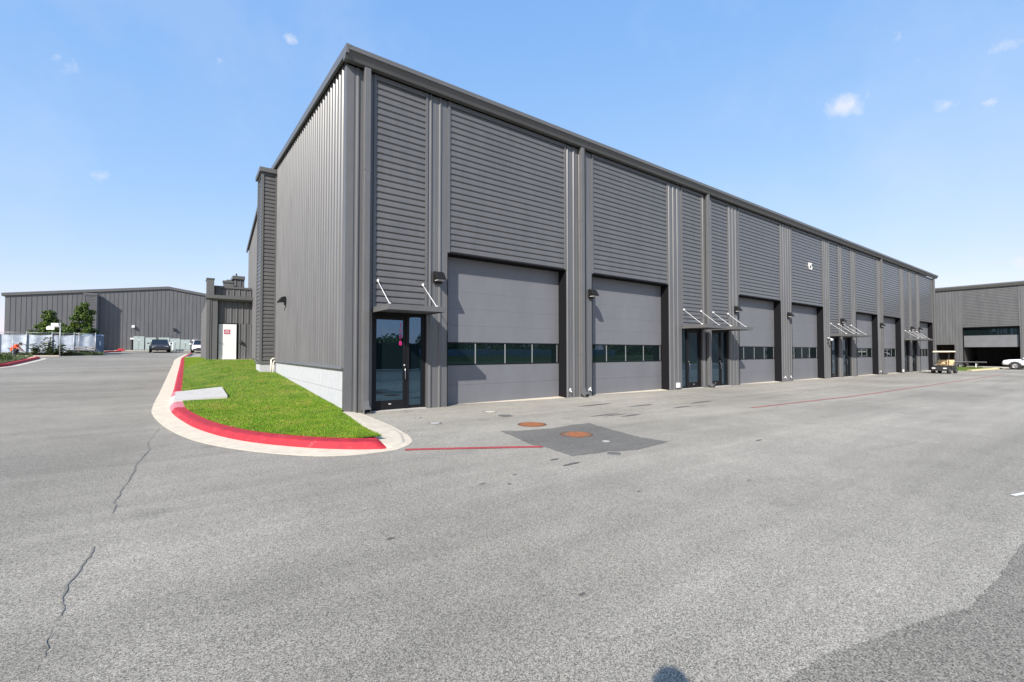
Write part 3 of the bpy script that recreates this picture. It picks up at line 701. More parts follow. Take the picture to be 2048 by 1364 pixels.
# ------------------------------------------------------------------ wall lamps
def wall_lamp(label, loc, rotz=0, group='black wedge wall lamps', m=None, s=1.0):
    t = thing('wall_lamp', label, 'wall lamp', loc, rotz, group); m = m or M['lampblack']
    bp = obj('back_plate', MB().box(-.14*s, .14*s, -.04, -.0, -.20*s, .14*s), m, t); bevel(bp, .01)
    hd = MB(); hd.loft([[(-.14*s,-.04,-.09*s),(.14*s,-.04,-.09*s),(.14*s,-.04,.15*s),(-.14*s,-.04,.15*s)], [(-.14*s,-.16*s,-.10*s),(.14*s,-.16*s,-.10*s),(.14*s,-.16*s,.11*s),(-.14*s,-.16*s,.11*s)], [(-.13*s,-.30*s,-.12*s),(.13*s,-.30*s,-.12*s),(.13*s,-.29*s,-.06*s),(-.13*s,-.29*s,-.06*s)]])
    h = obj('hood', hd, m, t); bevel(h, .012)
    obj('lens', MB().box(-.11*s, .11*s, -.26*s, -.07*s, -.135*s, -.115*s), M['lamp_w'], t)
    return t
LL = [(2.58, 'between the corner entrance and the first garage door'), (8.93, 'at the left jamb of the second garage door from the corner'), (19.42, 'left of the third garage door, beside the first pair of canopies'),
      (25.42, 'between the third and fourth garage doors'), (33.72, 'between the two middle entrances, above their canopies'), (42.05, 'on the downspout pier between the fifth and sixth garage doors'),
      (50.6, 'between the two farthest entrances'), (53.1, 'left of the last garage door, beside the golf cart')]
for x, s in LL: wall_lamp('black wedge wall lamp ' + s, (x, -.066, 3.80))
wall_lamp('black wedge lamp alone on the ribbed left end wall', (-.04, 8.6, 3.75), R(-90))
t = thing('security_camera', 'white security camera under the canopy beside the middle entrances', 'camera', (31.2, -.08, 2.47))
obj('mount', MB().tube([(0, .02, .08), (0, -.1, .06), (0, -.16, .0)], .025, 8), M['white'], t)
cb = obj('housing', MB().lathe([(0, -.16), (.075, -.16), (.08, -.1), (.07, .14), (0, .15)], (0, 0, 0), 'x', 12), M['white'], t); cb.location = (-.02, -.18, -.03); cb.rotation_euler = (0, R(-15), R(50))
obj('lens_ring', MB().lathe([(0, -.175), (.05, -.175), (.05, -.155)], (0, 0, 0), 'x', 12), M['black'], t).location = (-.02, -.18, -.03); t.children[-1].rotation_euler = (0, R(-15), R(50))

# ------------------------------------------------------------------ ironwork in the paving
def manhole(label, x, y, r_, m, ring=True):
    t = thing('manhole_cover', label, 'manhole cover', (x, y, gz(x, y)), random.uniform(0, 3))
    if ring: obj('frame', MB().lathe([(r_ + .045, -.05), (r_ + .045, .006), (r_ + .008, .012), (r_ + .008, -.05)], (0,0,0), 'z', 40), M['rust2'], t)
    lid = MB().lathe([(r_, -.04), (r_, .007), (r_ - .02, .010), (r_ - .025, .003), (0, .003)], (0,0,0), 'z', 40, smooth=False)
    for k in range(-4, 5):
        l_ = math.sqrt(max(.01, (r_ - .07)**2 - (k * r_ / 5)**2))
        lid.box(-l_, l_, k*r_/5 - .012, k*r_/5 + .012, .002, .010)
    obj('lid', lid, m, t)
manhole('rusty orange manhole cover nearer the garage door, outside the dark patch', 2.92, -4.08, .28, M['rust'])
manhole('rusty orange manhole cover in the dark asphalt patch', 2.86, -5.55, .28, M['rust'])
for lab, x, y, r_, mm in (('small pale valve lid inside the dark asphalt patch', 2.80, -6.37, .075, 'conc2'), ('small round grey valve lid just outside the near edge of the dark patch', 2.16, -7.12, .085, 'iron'), ('pale broken lid nearest the first garage door sill', 3.31, -1.77, .16, 'conc'),
                      ('dark cleanout lid between the rusty cover and the garage door', 3.21, -2.61, .15, 'iron'), ('pale lid out from the corner entrance', 1.21, -2.73, .12, 'conc2'), ('small pale lid nearest the corner entrance step', 1.25, -1.72, .07, 'conc2')):
    t = thing('valve_lid', lab, 'lid', (x, y, gz(x, y) + .004), 0, 'small lids set in the asphalt')
    obj('rim', MB().lathe([(r_ + .02, -.03), (r_ + .02, .008), (r_, .008), (r_, -.03)], (0,0,0), 'z', 24), M['iron'], t)
    obj('lid', MB().lathe([(r_ - .004, .007), (r_ * .5, .009), (0, .009)], (0,0,0), 'z', 24), M[mm], t)

# ------------------------------------------------------------------ low annex behind the lawn
def annex():
    AY = 20.1; g = 1.10; t = thing('annex', 'low charcoal ribbed annex with white door behind the lawn', 'building', (-1.2, AY, g))
    t2 = Matrix.Translation((1.2, -AY, -g))
    def P(name, mb, m, par=t):
        o = obj(name, mb, m, par); 
        if par is t: o.matrix_parent_inverse = t2
        return o
    P('wall', MB().box(-2.30, -.02, AY + .36, 33.5, g - .6, 4.75).box(-2.30, -1.88, AY + .03, AY + .36, g - .6, 4.75).box(-1.87, -.02, AY + .33, AY + .36, 3.4, 4.75), M['core'])
    def rp(w_, z0, z1, loc, rz=0, first=.12):
        o = link('ribbed_panel', rib_mesh('ribbed_panel', w_, z0, z1, z1, M['clad'], first), t, loc, rz); o.matrix_parent_inverse = t2
    rp(.46, g - .3, 4.75, (-2.33, AY, 0), 0, .16)
    rp(1.87, 3.36, 4.75, (-1.87, AY + .30, 0)); rp(.74, g - .3, 3.36, (-.74, AY + .30, 0), 0, .06)
    rp(13.3, g - .6, 4.75, (-2.33, AY + 13.3, 0), R(-90), .15)
    P('corner_trim', MB().box(-2.40, -2.24, AY - .05, AY - .04, g - .1, 4.76).box(-2.40, -2.39, AY - .04, AY + .14, g - .1, 4.76), M['trim'])
    P('reveal', MB().box(-1.869, -1.85, AY + .0, AY + .33, g - .2, 4.7), M['trim'])
    P('eave_trim', MB().prism([(AY - .14, 4.80), (AY - .14, 5.0), (AY + .4, 5.0), (AY + .4, 4.70), (AY - .02, 4.70)], 0, -2.44, .0), M['eave'])
    dr = P('door', MB().box(-1.83, -.80, AY + .24, AY + .30, g, 3.36), M['black'])
    lf = obj('door_leaf', MB().box(-1.775, -.855, AY + .20, AY + .238, g + .06, 3.29), M['paint'], dr); bevel(lf, .006)
    obj('handle', MB().tube([(-1.70, AY + .19, 2.17), (-1.70, AY + .13, 2.17), (-1.58, AY + .13, 2.17)], .014, 8).lathe([(0, -.02), (.035, -.02), (.035, 0)], (-1.70, AY + .2, 2.17), 'y', 12), M['steel'], dr)
    for z, h in ((2.96, .14), (2.79, .10)):
        sg = obj('sign', MB().box(-1.50, -1.18, AY + .194, AY + .199, z - h, z), M['sign'], dr)
        for k in range(2 if h > .1 else 1): obj('sign_stripe', MB().box(-1.44, -1.24, AY + .191, AY + .1935, z - h*.45 - k*.05, z - h*.30 - k*.05), M['clear'], dr)
    P('threshold', MB().box(-2.42, -.01, AY - .08, AY + .32, g - .4, g + .05), M['conc'])
    # pilaster and ribbed parapet above the eave
    P('parapet_pier', MB().box(-2.40, -2.04, AY + .02, AY + 1.4, 5.0, 5.94), M['trim'])
    P('pier_cap', MB().box(-2.43, -2.01, AY - .01, AY + 1.43, 5.94, 6.0), M['eave'])
    o = link('ribbed_panel', rib_mesh('ribbed_panel', 2.0, 5.0, 5.5, 5.5, M['clad'], .12), t, (-2.04, AY + .45, 0)); o.matrix_parent_inverse = t2
    P('parapet_cap', MB().box(-2.038, .0, AY + .38, AY + .62, 5.5, 5.62), M['eave'])
    P('parapet_wall', MB().box(-2.03, .0, AY + .49, AY + .55, 4.9, 5.5), M['core'])
    # upper roof room behind
    P('roof_room', MB().box(-.62, .02, 25.9, 30, 4.7, 6.85).box(-1.0, -.62, 26.3, 30, 4.7, 6.7), M['core'])
    o = link('ribbed_panel', rib_mesh('ribbed_panel', .64, 5.2, 6.85, 6.85, M['clad'], .1), t, (-.62, 25.86, 0)); o.matrix_parent_inverse = t2
    P('roof_room_cap', MB().box(-.72, .05, 25.75, 30, 6.85, 7.08).box(-1.06, -.74, 26.1, 30, 6.70, 6.8), M['eave'])
    P('vent_pipe', MB().tube([(-.45, 26.3, 6.9), (-.45, 26.3, 7.32)], .05, 8), M['plastic'])
    P('low_parapet', MB().box(-1.30, -.72, 25.2, 25.6, 5.2, 6.46), M['trim'])
    P('low_parapet_cap', MB().box(-1.34, -.72, 25.15, 25.65, 6.46, 6.6), M['eave'])
    P('roof', MB().box(-2.29, -.03, AY + 1.5, 33.4, 4.76, 4.9), M['roof'])
annex()
wall_lamp('small black fixture on the annex wall right of the white door', (-.62, 20.36, 2.22), 0, 'wall fixtures of the annex', M['plastic'], .55)

# ------------------------------------------------------------------ far gable building at the end of the left drive
FY = 60.0
def far_building():
    t = thing('gable_warehouse', 'wide dark gabled warehouse at the far end of the left driveway', 'building', (-4, FY, 1.8)); inv = Matrix.Translation((4, -FY, -1.8))
    def P(name, mb, m, par=t):
        o = obj(name, mb, m, par)
        if par is t: o.matrix_parent_inverse = inv
        return o
    L_, Rr, rx = -19.4, 12.0, -5.3; zl, zr_, zt = 7.75, 6.9, 9.62
    P('wall', MB().prism([(L_ + .1, .5), (Rr, .5), (Rr, zr_), (rx, zt), (L_ + .1, zl)], 1, FY + .08, FY + 30), M['core'])
    x = L_; wd = 1.22
    while x < Rr - .1:
        w_ = min(wd, Rr - x); zz = lambda q: (zl + (zt - zl) * (q - L_) / (rx - L_)) if q < rx else zt + (zr_ - zt) * (q - rx) / (Rr - rx)
        pr = [(0, 0), (.36, 0), (.365, -.03), (.39, -.03), (.395, 0), (.766, 0), (.771, -.03), (.796, -.03), (.801, 0), (w_ - .04, 0), (w_ - .035, -.03), (w_ - .01, -.03), (w_, 0)] if w_ > .9 else [(0, 0), (w_, 0)]
        mb = MB(); n = len(pr); v = [(x + a, FY + b, 1.2) for a, b in pr] + [(x + a, FY + b, zz(x + a)) for a, b in pr]; mb.add(v, [(i, i+1, n+i+1, n+i) for i in range(n-1)])
        mb.add([(x + .01, FY + .07, 1.2), (x + w_ - .01, FY + .07, 1.2), (x + w_ - .01, FY + .07, zz(x + w_)), (x + .01, FY + .07, zz(x))], [(0,1,2,3)])
        P('wall_panel', mb, M['clad']); x += w_
    for (xa, za), (xb, zb) in (((L_ - .25, zl - .02), (rx, zt + .02)), ((rx, zt + .02), (Rr + .2, zr_ + .02))):
        P('rake_trim', MB().loft([[(xa, FY - .16, za - .02), (xa, FY - .16, za + .30), (xa, FY + 30, za + .30), (xa, FY + 30, za - .02)], [(xb, FY - .16, zb - .02), (xb, FY - .16, zb + .30), (xb, FY + 30, zb + .30), (xb, FY + 30, zb - .02)]]), M['eave'])
    P('side_tower', MB().box(-12.9, -11.86, FY - 1.3, FY + .0, 1.4, 8.2), M['core'])
    for lc, w_, rz in (((-12.92, FY - 1.32, 0), 1.08, 0),):
        b = siding(t, w_, 1.5, 8.2, lc, rz, False, trimw=.08); b.matrix_parent_inverse = inv
    o = link('ribbed_panel', rib_mesh('ribbed_panel', 1.3, 1.5, 8.2, 8.2, M['clad']), t, (-11.84, FY - 1.3, 0), R(90)); o.matrix_parent_inverse = inv
    P('tower_cap', MB().box(-13.0, -11.76, FY - 1.42, FY - .17, 8.2, 8.42), M['eave'])
    P('base_kerb', MB().box(-10.2, Rr, FY - 1.6, FY - .06, 1.2, 1.82), M['conc'])
    for a, b, z in ((-8.85, -8.15, 3.12), (-2.75, -2.2, 2.98)):
        c = P('door_canopy', MB().box(a, b, FY - .9, FY - .05, z, z + .2), M['white'])
        P('doorway', MB().box(a + .1, b - .1, FY - .09, FY - .055, 1.83, z - .02), M['seal'])
far_building()
wall_lamp('white wall lamp high on the far gabled warehouse', (-8.63, FY - .06, 4.72), 0, 'lamps on the far gabled warehouse', M['white'])
wall_lamp('dark wall lamp high on the far gabled warehouse', (-4.6, FY - .06, 4.5), 0, 'lamps on the far gabled warehouse', M['plastic'])
CL = [(-7.95, 1.0, 1.72, 'tallest grey-green utility cabinet, leftmost of the row by the far warehouse'), (-6.85, 1.0, 1.60, 'grey-green utility cabinet behind the dark sedan'), (-5.58, 1.05, 1.62, 'bluish utility cabinet just right of the dark sedan'),
      (-4.50, .98, 1.52, 'pale utility cabinet second from the right of the row'), (-3.48, .98, 1.40, 'lowest grey-green utility cabinet, rightmost of the row')]
for x, wd, h, lab in CL:
    t = thing('utility_cabinet', lab, 'cabinet', (x + .05, FY - 2.2, gz(x, FY - 2.2)), 0, 'utility cabinets in front of the far warehouse')
    b = obj('body', MB().box(-wd/2, wd/2, -.5, .5, .1, h), M['cab'], t); bevel(b, .02)
    obj('base', MB().box(-wd/2 - .06, wd/2 + .06, -.56, .56, 0, .1), M['conc2'], t)
    for s in (-1, 1): obj('door', MB().box(s*wd/4 - wd/4 + .03, s*wd/4 + wd/4 - .03, -.53, -.501, .18, h - .08), M['cab'], t)
    obj('warning_label', MB().box(-.09, .09, -.536, -.531, h*.74, h*.74 + .09), M['clear'], t); obj('handle', MB().box(-.03, .0, -.56, -.531, h*.5, h*.5 + .14), M['steel'], t)
for i in range(3):
    x = -5.25 + i * .30
    t = thing('bollard', ['pale striped bollard nearest the dark sedan', 'pale striped bollard in the middle of three by the cabinets', 'pale striped bollard nearest the fourth cabinet'][i], 'bollard', (x, FY - 3.4, gz(x, FY - 3.4)), 0, 'bollards before the cabinets')
    obj('post', MB().lathe([(.075, 0), (.075, 1.02), (.05, 1.07), (0, 1.08)], (0,0,0), 'z', 12), M['white'], t); obj('sleeve_base', MB().lathe([(.10, 0), (.10, .12), (.076, .13)], (0,0,0), 'z', 12), M['plastic'], t)

# ------------------------------------------------------------------ vehicles
def wheel(parent, x, y, r_, wd, side):
    prof = [(r_*.62, -wd/2), (r_*.93, -wd/2), (r_, -wd*.3), (r_, wd*.3), (r_*.93, wd/2), (r_*.62, wd/2)]
    ty = obj('wheel', MB().lathe(prof, (0,0,0), 'y', 24), M['tyre'], parent, (x, y, r_))
    rm = MB().lathe([(r_*.62, 0), (r_*.60, side*wd*.35), (r_*.52, side*wd*.35), (r_*.5, side*wd*.12), (0, side*wd*.12)], (0,0,0), 'y', 20)
    for k in range(5):
        a = 2*math.pi*k/5; c, s = math.cos(a), math.sin(a); w2 = r_*.09
        q = [(c*r_*.08 - s*w2, c*w2 + s*r_*.08), (c*r_*.08 + s*w2, -c*w2 + s*r_*.08), (c*r_*.56 + s*w2*1.4, s*r_*.56 - c*w2*1.4), (c*r_*.56 - s*w2*1.4, s*r_*.56 + c*w2*1.4)]
        rm.prism(q, 1, side*wd*.2, side*wd*.36)
    obj('rim', rm, M['rim'], ty); return ty
def car(name, label, loc, rotz, paint, kind='sedan', group=None):
    t = thing(name, label, 'car' if kind == 'sedan' else 'pickup truck', loc, rotz, group)
    if kind == 'sedan':
        # x, half width, bottom, belt height
        S = [(-2.30, .70, .42, .70), (-2.22, .80, .32, .88), (-1.7, .88, .24, .97), (-.8, .90, .20, .95), (.4, .90, .20, .92), (1.1, .89, .22, .90), (1.7, .86, .24, .82), (2.15, .78, .28, .70), (2.30, .62, .36, .58)]
        G = [(-1.75, .72, .96, .97), (-1.05, .68, .95, 1.38), (-.5, .66, .95, 1.45), (.15, .66, .93, 1.43), (1.15, .74, .90, .91)]
        wr, wx = .33, (-1.35, 1.42); hw = .80
    else:
        S = [(-2.9, .93, .55, 1.10), (-2.8, .97, .48, 1.14), (-1.2, .98, .45, 1.14), (-.6, .98, .42, 1.16), (.9, .98, .42, 1.16), (1.2, .98, .42, 1.14), (2.3, .97, .45, 1.08), (2.68, .93, .50, 1.00), (2.80, .86, .55, .86)]
        G = [(-.85, .84, 1.15, 1.17), (-.55, .80, 1.15, 1.82), (-.2, .78, 1.15, 1.88), (.5, .78, 1.16, 1.86), (1.35, .86, 1.14, 1.16)]
        wr, wx = .40, (-1.75, 1.85); hw = .90
    mb = MB(); secs = []
    for x, h, b, z in S:
        secs.append([(x, -h*.9, b), (x, h*.9, b), (x, h, b + .14), (x, h, (b+z)/2 + .05), (x, h*.94, z - .05), (x, h*.80, z), (x, -h*.80, z), (x, -h*.94, z - .05), (x, -h, (b+z)/2 + .05), (x, -h, b + .14)])
    mb.loft(secs, 0, True); body = obj('body', mb, paint, t)
    gb = MB(); gs = []
    for x, h, b, z in G: gs.append([(x, -h - .06, b - .03), (x, h + .06, b - .03), (x, h - .04 * (z > 1.2), z), (x, -h + .04 * (z > 1.2), z)])
    gb.loft(gs); obj('glasshouse', gb, M['carglass'], t)
    rf_ = MB(); rs = [(x, h, z) for x, h, b, z in G if z > 1.2]
    rf_.loft([[(x, -h + .02, z - .035), (x, h - .02, z - .035), (x, h - .06, z + .015), (x, -h + .06, z + .015)] for x, h, z in rs]); obj('roof_panel', rf_, paint, t)
    for sy in (-1, 1):
        for (xa, ha, ba, za), (xb, hb, bb, zb) in ((G[0], G[1]), (G[-1], G[-2])):
            obj('pillar', MB().tube([(xa, sy*(ha + .03), ba), (xb, sy*(hb - .03), zb)], .04, 6), paint, t)
        obj('mirror', MB().box(G[-1][0] - .25, G[-1][0] - .12, sy*(S[4][1]) - .0 if sy > 0 else -S[4][1] - .2, (S[4][1] + .2) if sy > 0 else -S[4][1], S[4][3], S[4][3] + .13), paint, t)
        for x in wx:
            wheel(t, x, sy * hw, wr, .24, sy)
            ar = MB().lathe([(wr + .02, -.03), (wr + .09, -.03), (wr + .09, .03), (wr + .02, .03)], (x, sy * (S[3][1] - .0), wr), 'y', 20); obj('wheel_arch', ar, M['plastic'], t)
        obj('headlight', MB().box(S[-2][0] - .12, S[-2][0] + .06, sy*.52 - .16, sy*.52 + .16, S[-2][3] - .16, S[-2][3] - .03), M['lamp_w'], t)
        obj('tail_light', MB().box(S[0][0] - .01, S[0][0] + .12, sy*.56 - .17, sy*.56 + .17, S[0][3] - .02, S[0][3] + .13), M['lamp_r'], t)
    obj('front_bumper', MB().box(S[-1][0] - .12, S[-1][0] + .05, -.72, .72, S[-1][2] - .06, S[-1][2] + .10), M['plastic'], t)
    obj('rear_bumper', MB().box(S[0][0] - .06, S[0][0] + .1, -.72, .72, S[0][2] - .08, S[0][2] + .12), paint, t)
    obj('grille', MB().box(S[-1][0] - .05, S[-1][0] + .03, -.42, .42, S[-1][2] + .12, S[-1][3] - .03), M['plastic'], t)
    obj('licence_plate', MB().box(S[0][0] - .03, S[0][0] + .02, -.16, .16, S[0][2] + .2, S[0][2] + .31), M['clear'], t)
    return t
car('sedan', 'dark sedan parked before the cabinets at the end of the left drive', (-5.75, 52.2, gz(-5.75, 52.2)), R(-87), M['card'])
car('sedan', 'white car half hidden behind the annex on the left drive', (-1.95, 50.2, gz(-3, 50.2)), R(-92), M['carw'])
car('pickup_truck', 'white pickup truck at the right edge of the picture', (70.0, -6.35, gz(70, -6)), R(90), M['carw'], 'pickup')

def golf_cart():
    t = thing('golf_cart', 'black golf cart with cream seat and roof beside the last garage door', 'golf cart', (49.9, -2.35, gz(50, -2)), R(176))
    fl = MB().box(-1.15, 1.15, -.55, .55, .26, .36); obj('floor', fl, M['plastic'], t)
    cw = MB().loft([[(.75,-.56,.30),(.75,.56,.30),(.75,.56,.66),(.75,-.56,.66)], [(1.05,-.56,.26),(1.05,.56,.26),(1.0,.54,.62),(1.0,-.54,.62)], [(1.24,-.48,.30),(1.24,.48,.30),(1.2,.46,.54),(1.2,-.46,.54)]]); bevel(obj('front_cowl', cw, M['plastic'], t), .04)
    obj('bumper', MB().box(1.2, 1.28, -.5, .5, .25, .38), M['plastic'], t)
    bevel(obj('seat_base', MB().box(-.75, .08, -.56, .56, .36, .68), M['plastic'], t), .03)
    bevel(obj('seat', MB().box(-.42, .14, -.56, .56, .68, .80), M['cream'], t), .045, 3)
    for s in (-1, 1): bevel(obj('seat_back', MB().loft([[(-.50, s*.29-.27, .83), (-.40, s*.29-.27, .83), (-.40, s*.29+.27, .83), (-.50, s*.29+.27, .83)], [(-.56, s*.29-.25, 1.17), (-.48, s*.29-.25, 1.17), (-.48, s*.29+.25, 1.17), (-.56, s*.29+.25, 1.17)]]), M['cream'], t), .04, 3)
    bevel(obj('rear_box', MB().loft([[(-1.2,-.5,.35),(-.6,-.55,.35),(-.6,.55,.35),(-1.2,.5,.35)], [(-1.12,-.48,.74),(-.6,-.52,.80),(-.6,.52,.80),(-1.12,.48,.74)]]), M['plastic'], t), .03)
    rr = MB().loft([[(-.95,-.50,1.86),(-.95,.50,1.86),(-.95,.5,1.90),(-.95,-.5,1.90)], [(-.8,-.60,1.84),(-.8,.60,1.84),(-.8,.52,1.95),(-.8,-.52,1.95)], [(.6,-.60,1.84),(.6,.60,1.84),(.6,.52,1.95),(.6,-.52,1.95)], [(.92,-.50,1.83),(.92,.50,1.83),(.92,.5,1.87),(.92,-.5,1.87)]]); bevel(obj('roof', rr, M['croof'], t), .02)
    for s in (-1, 1):
        obj('roof_post', MB().tube([(.95, s*.50, .60), (.68, s*.52, 1.86)], .022, 8), M['plastic'], t); obj('roof_post', MB().tube([(-.62, s*.50, .78), (-.78, s*.52, 1.86)], .022, 8), M['plastic'], t)
        obj('headlight', MB().box(1.2, 1.25, s*.36 - .11, s*.36 + .11, .42, .52), M['lamp_w'], t)
        obj('armrest', MB().tube([(-.5, s*.58, .80), (-.45, s*.60, .98), (-.15, s*.60, .96), (-.1, s*.58, .74)], .018, 8), M['plastic'], t)
        for x in (-.82, .80): wheel(t, x, s*.50, .235, .2, s)
    obj('windshield', MB().loft([[(.925,-.48,.98),(.925,.48,.98),(.935,.48,.98),(.935,-.48,.98)], [(.70,-.48,1.80),(.70,.48,1.80),(.71,.48,1.80),(.71,-.48,1.80)]]), M['pglass'], t)
    c = Vector((.36, .27, 1.0)); ax = Vector((-.6, 0, .8)); u = Vector((0, 1, 0)); v = ax.cross(u)
    obj('steering_wheel', MB().tube([c + (u*math.cos(a) + v*math.sin(a))*.17 for a in [2*math.pi*k/20 for k in range(21)]], .014, 6, cap=False).tube([c, (.72, .27, .55)], .02, 6).tube([c - u*.17, c + u*.17], .01, 6), M['plastic'], t)
pg = bpy.data.materials.new('clear_screen'); pg.use_nodes = True; _b = pg.node_tree.nodes['Principled BSDF']; _b.inputs['Transmission Weight'].default_value = 1; _b.inputs['Roughness'].default_value = .03; _b.inputs['IOR'].default_value = 1.1; _b.inputs['Base Color'].default_value = (.9, .95, .95, 1); M['pglass'] = pg
golf_cart()
t = thing('flat_trailer', 'low dark flatbed trailer on pale legs before the half-open garage', 'trailer', (72.6, -.05, gz(72, 0)), R(90))
obj('deck', MB().box(-1.75, 1.75, -.6, .6, .62, .70), M['plastic'], t); obj('deck_edge', MB().box(-1.78, 1.78, -.66, -.61, .63, .74), M['galv'], t)
for x in (-1.05, .9): obj('leg', MB().box(x - .04, x + .04, -.5, -.42, .0, .62), M['white'], t); obj('leg', MB().box(x - .04, x + .04, .42, .5, .0, .62), M['white'], t)
obj('drawbar', MB().tube([(1.75, 0, .64), (2.6, 0, .42)], .05, 8), M['plastic'], t)
for s in (-1, 1): wheel(t, 0.2, s*.68, .28, .18, s)

# ------------------------------------------------------------------ building across the lot on the right
def right_building():
    X0 = 74.0; g = -.3; t = thing('opposite_warehouse', 'charcoal warehouse across the lot at right with half-open garage', 'building', (X0, 0, g)); inv = Matrix.Translation((-X0, 0, -g))
    def P(name, mb, m, par=t):
        o = obj(name, mb, m, par)
        if par is t: o.matrix_parent_inverse = inv
        return o
    ZT2 = 9.3; oy0, oy1, oz = -4.44, .24, 4.6; py0, py1, pz = 1.0, 2.75, 2.52
    P('wall', MB().box(X0 + .1, X0 + 20, -44, oy0, g - .5, ZT2).box(X0 + .1, X0 + 20, oy1, py0, g - .5, ZT2).box(X0 + .1, X0 + 20, py1, 26, g - .5, ZT2)
      .box(X0 + .1, X0 + 20, oy0, oy1, oz, ZT2).box(X0 + .1, X0 + 20, py0, py1, pz, ZT2).box(X0 + 8, X0 + 20, oy0, py1, g - .5, oz), M['core'])
    P('floor_slab', MB().box(X0 - .1, X0 + 7.9, oy0, py1, g - .4, g + .12), M['conc2'])
    P('back_lining', MB().box(X0 + 2.6, X0 + 2.7, py0 - .4, py1, g, pz), M['brown'])
    def rp(y1, w_, z0):
        n = max(1, round(w_ / .915)); wd = w_ / n
        for k in range(n):
            o = link('ribbed_panel', rib_mesh('ribbed_panel', wd, z0, ZT2, ZT2, M['clad'], .15), t, (X0, y1 - k * wd, 0), R(-90)); o.matrix_parent_inverse = inv
    rp(26, 26 - py1, g); rp(py1, py1 - py0, pz); rp(py0, py0 - oy1, g); rp(oy0, 4.6, g)
    b = siding(t, oy1 - oy0, oz, ZT2, (X0 + .04, oy1, 0), R(-90), False); b.matrix_parent_inverse = inv
    P('eave_gutter', MB().prism([(X0 - .34, 9.72), (X0 - .34, 9.58), (X0 - .2, 9.3), (X0 + .2, 9.3), (X0 + .2, 9.72)], 1, -44, 26.3), M['eave'])
    P('roof', MB().add and MB().box(X0 + .2, X0 + 20, -44, 26.3, 9.6, 9.72), M['roof'])
    gd = P('garage_door', MB().box(X0 - .04, X0 + .4, oy0 - .001, oy0 + .02, g, oz).box(X0 - .04, X0 + .4, oy1 - .02, oy1 + .001, g, oz).box(X0 - .04, X0 + .4, oy0 + .02, oy1 - .02, oz - .04, oz + .001), M['seal'])
    ya, yb = oy0 + .1, oy1 - .05
    for k in range(2): obj('door_section', MB().box(X0 + .30, X0 + .345, ya, yb, 2.20 + k*.7, 2.20 + (k+1)*.7 - .006), M['gdoor'], gd)
    st = (yb - ya) / 4
    obj('window_frame', MB().box(X0 + .29, X0 + .35, ya, yb, 3.6, 3.65).box(X0 + .29, X0 + .35, ya, yb, 4.36, 4.55), M['black'], gd)
    for k in range(4):
        obj('pane', MB().box(X0 + .315, X0 + .325, ya + k*st, ya + (k+1)*st - .04, 3.65, 4.36), M['gglass'], gd); obj('mullion', MB().box(X0 + .29, X0 + .345, ya + (k+1)*st - .04, ya + (k+1)*st, 3.65, 4.36), M['black'], gd)
    for y in (-10.2, -16.5, -23):
        for yy in (y,):
            gd2 = P('garage_door', MB().box(X0 - .05, X0 - .02, yy, yy + 4.5, g, 4.6), M['gdoor']); obj('window_frame', MB().box(X0 - .06, X0 - .051, yy + .1, yy + 4.4, 1.2, 1.85), M['gglass'], gd2)
right_building()
struct(obj('verge', MB().prism([(60.3, -2.1), (72.5, -2.8), (72.5, 22), (60.3, 22)], 2, -.5, -.2), M['turf']))
struct(obj('kerb', MB().prism([(59.9, -2.55), (70.8, -3.35), (72.5, -2.82), (60.3, -2.12)], 2, -.5, -.19), M['yel']))
struct(obj('apron', MB().prism([(71.2, -4.6), (73.8, -4.6), (73.8, 2.9), (72.7, 2.9), (72.7, -2.7)], 2, -.5, -.26), M['conc']))

# ------------------------------------------------------------------ vegetation
def leaf_cloud(name, centers, n, size, mats, parent, seed, loc=None):
    """centers: (x, y, z, r); leaf quads spread on and inside the lobes"""
    rng = np.random.default_rng(seed); cs = np.array(centers); wts = cs[:, 3]**2; wts /= wts.sum()
    k = rng.choice(len(cs), n, p=wts); d = rng.normal(size=(n, 3)); d /= np.linalg.norm(d, axis=1)[:, None]
    r_ = rng.random(n) ** .45; P = cs[k, :3] + d * (cs[k, 3] * r_)[:, None] * np.array([1, 1, .85])
    nrm = d * .6 + rng.normal(size=(n, 3)) * .6 + np.array([0, 0, .4]); nrm /= np.linalg.norm(nrm, axis=1)[:, None]
    t = np.cross(nrm, rng.normal(size=(n, 3))); t /= np.linalg.norm(t, axis=1)[:, None]; b = np.cross(nrm, t)
    s = size * rng.uniform(.6, 1.4, n)[:, None]
    V = np.stack([P - t*s, P - b*s*.45, P + t*s, P + b*s*.45], 1).reshape(-1, 3)
    F = np.arange(n*4).reshape(n, 4)
    me = bpy.data.meshes.new(name); me.from_pydata(V.tolist(), [], F.tolist())
    for m in mats: me.materials.append(m)
    me.polygons.foreach_set('material_index', (rng.random(n) < .4).astype(int).tolist()); return link(name, me, parent, loc)
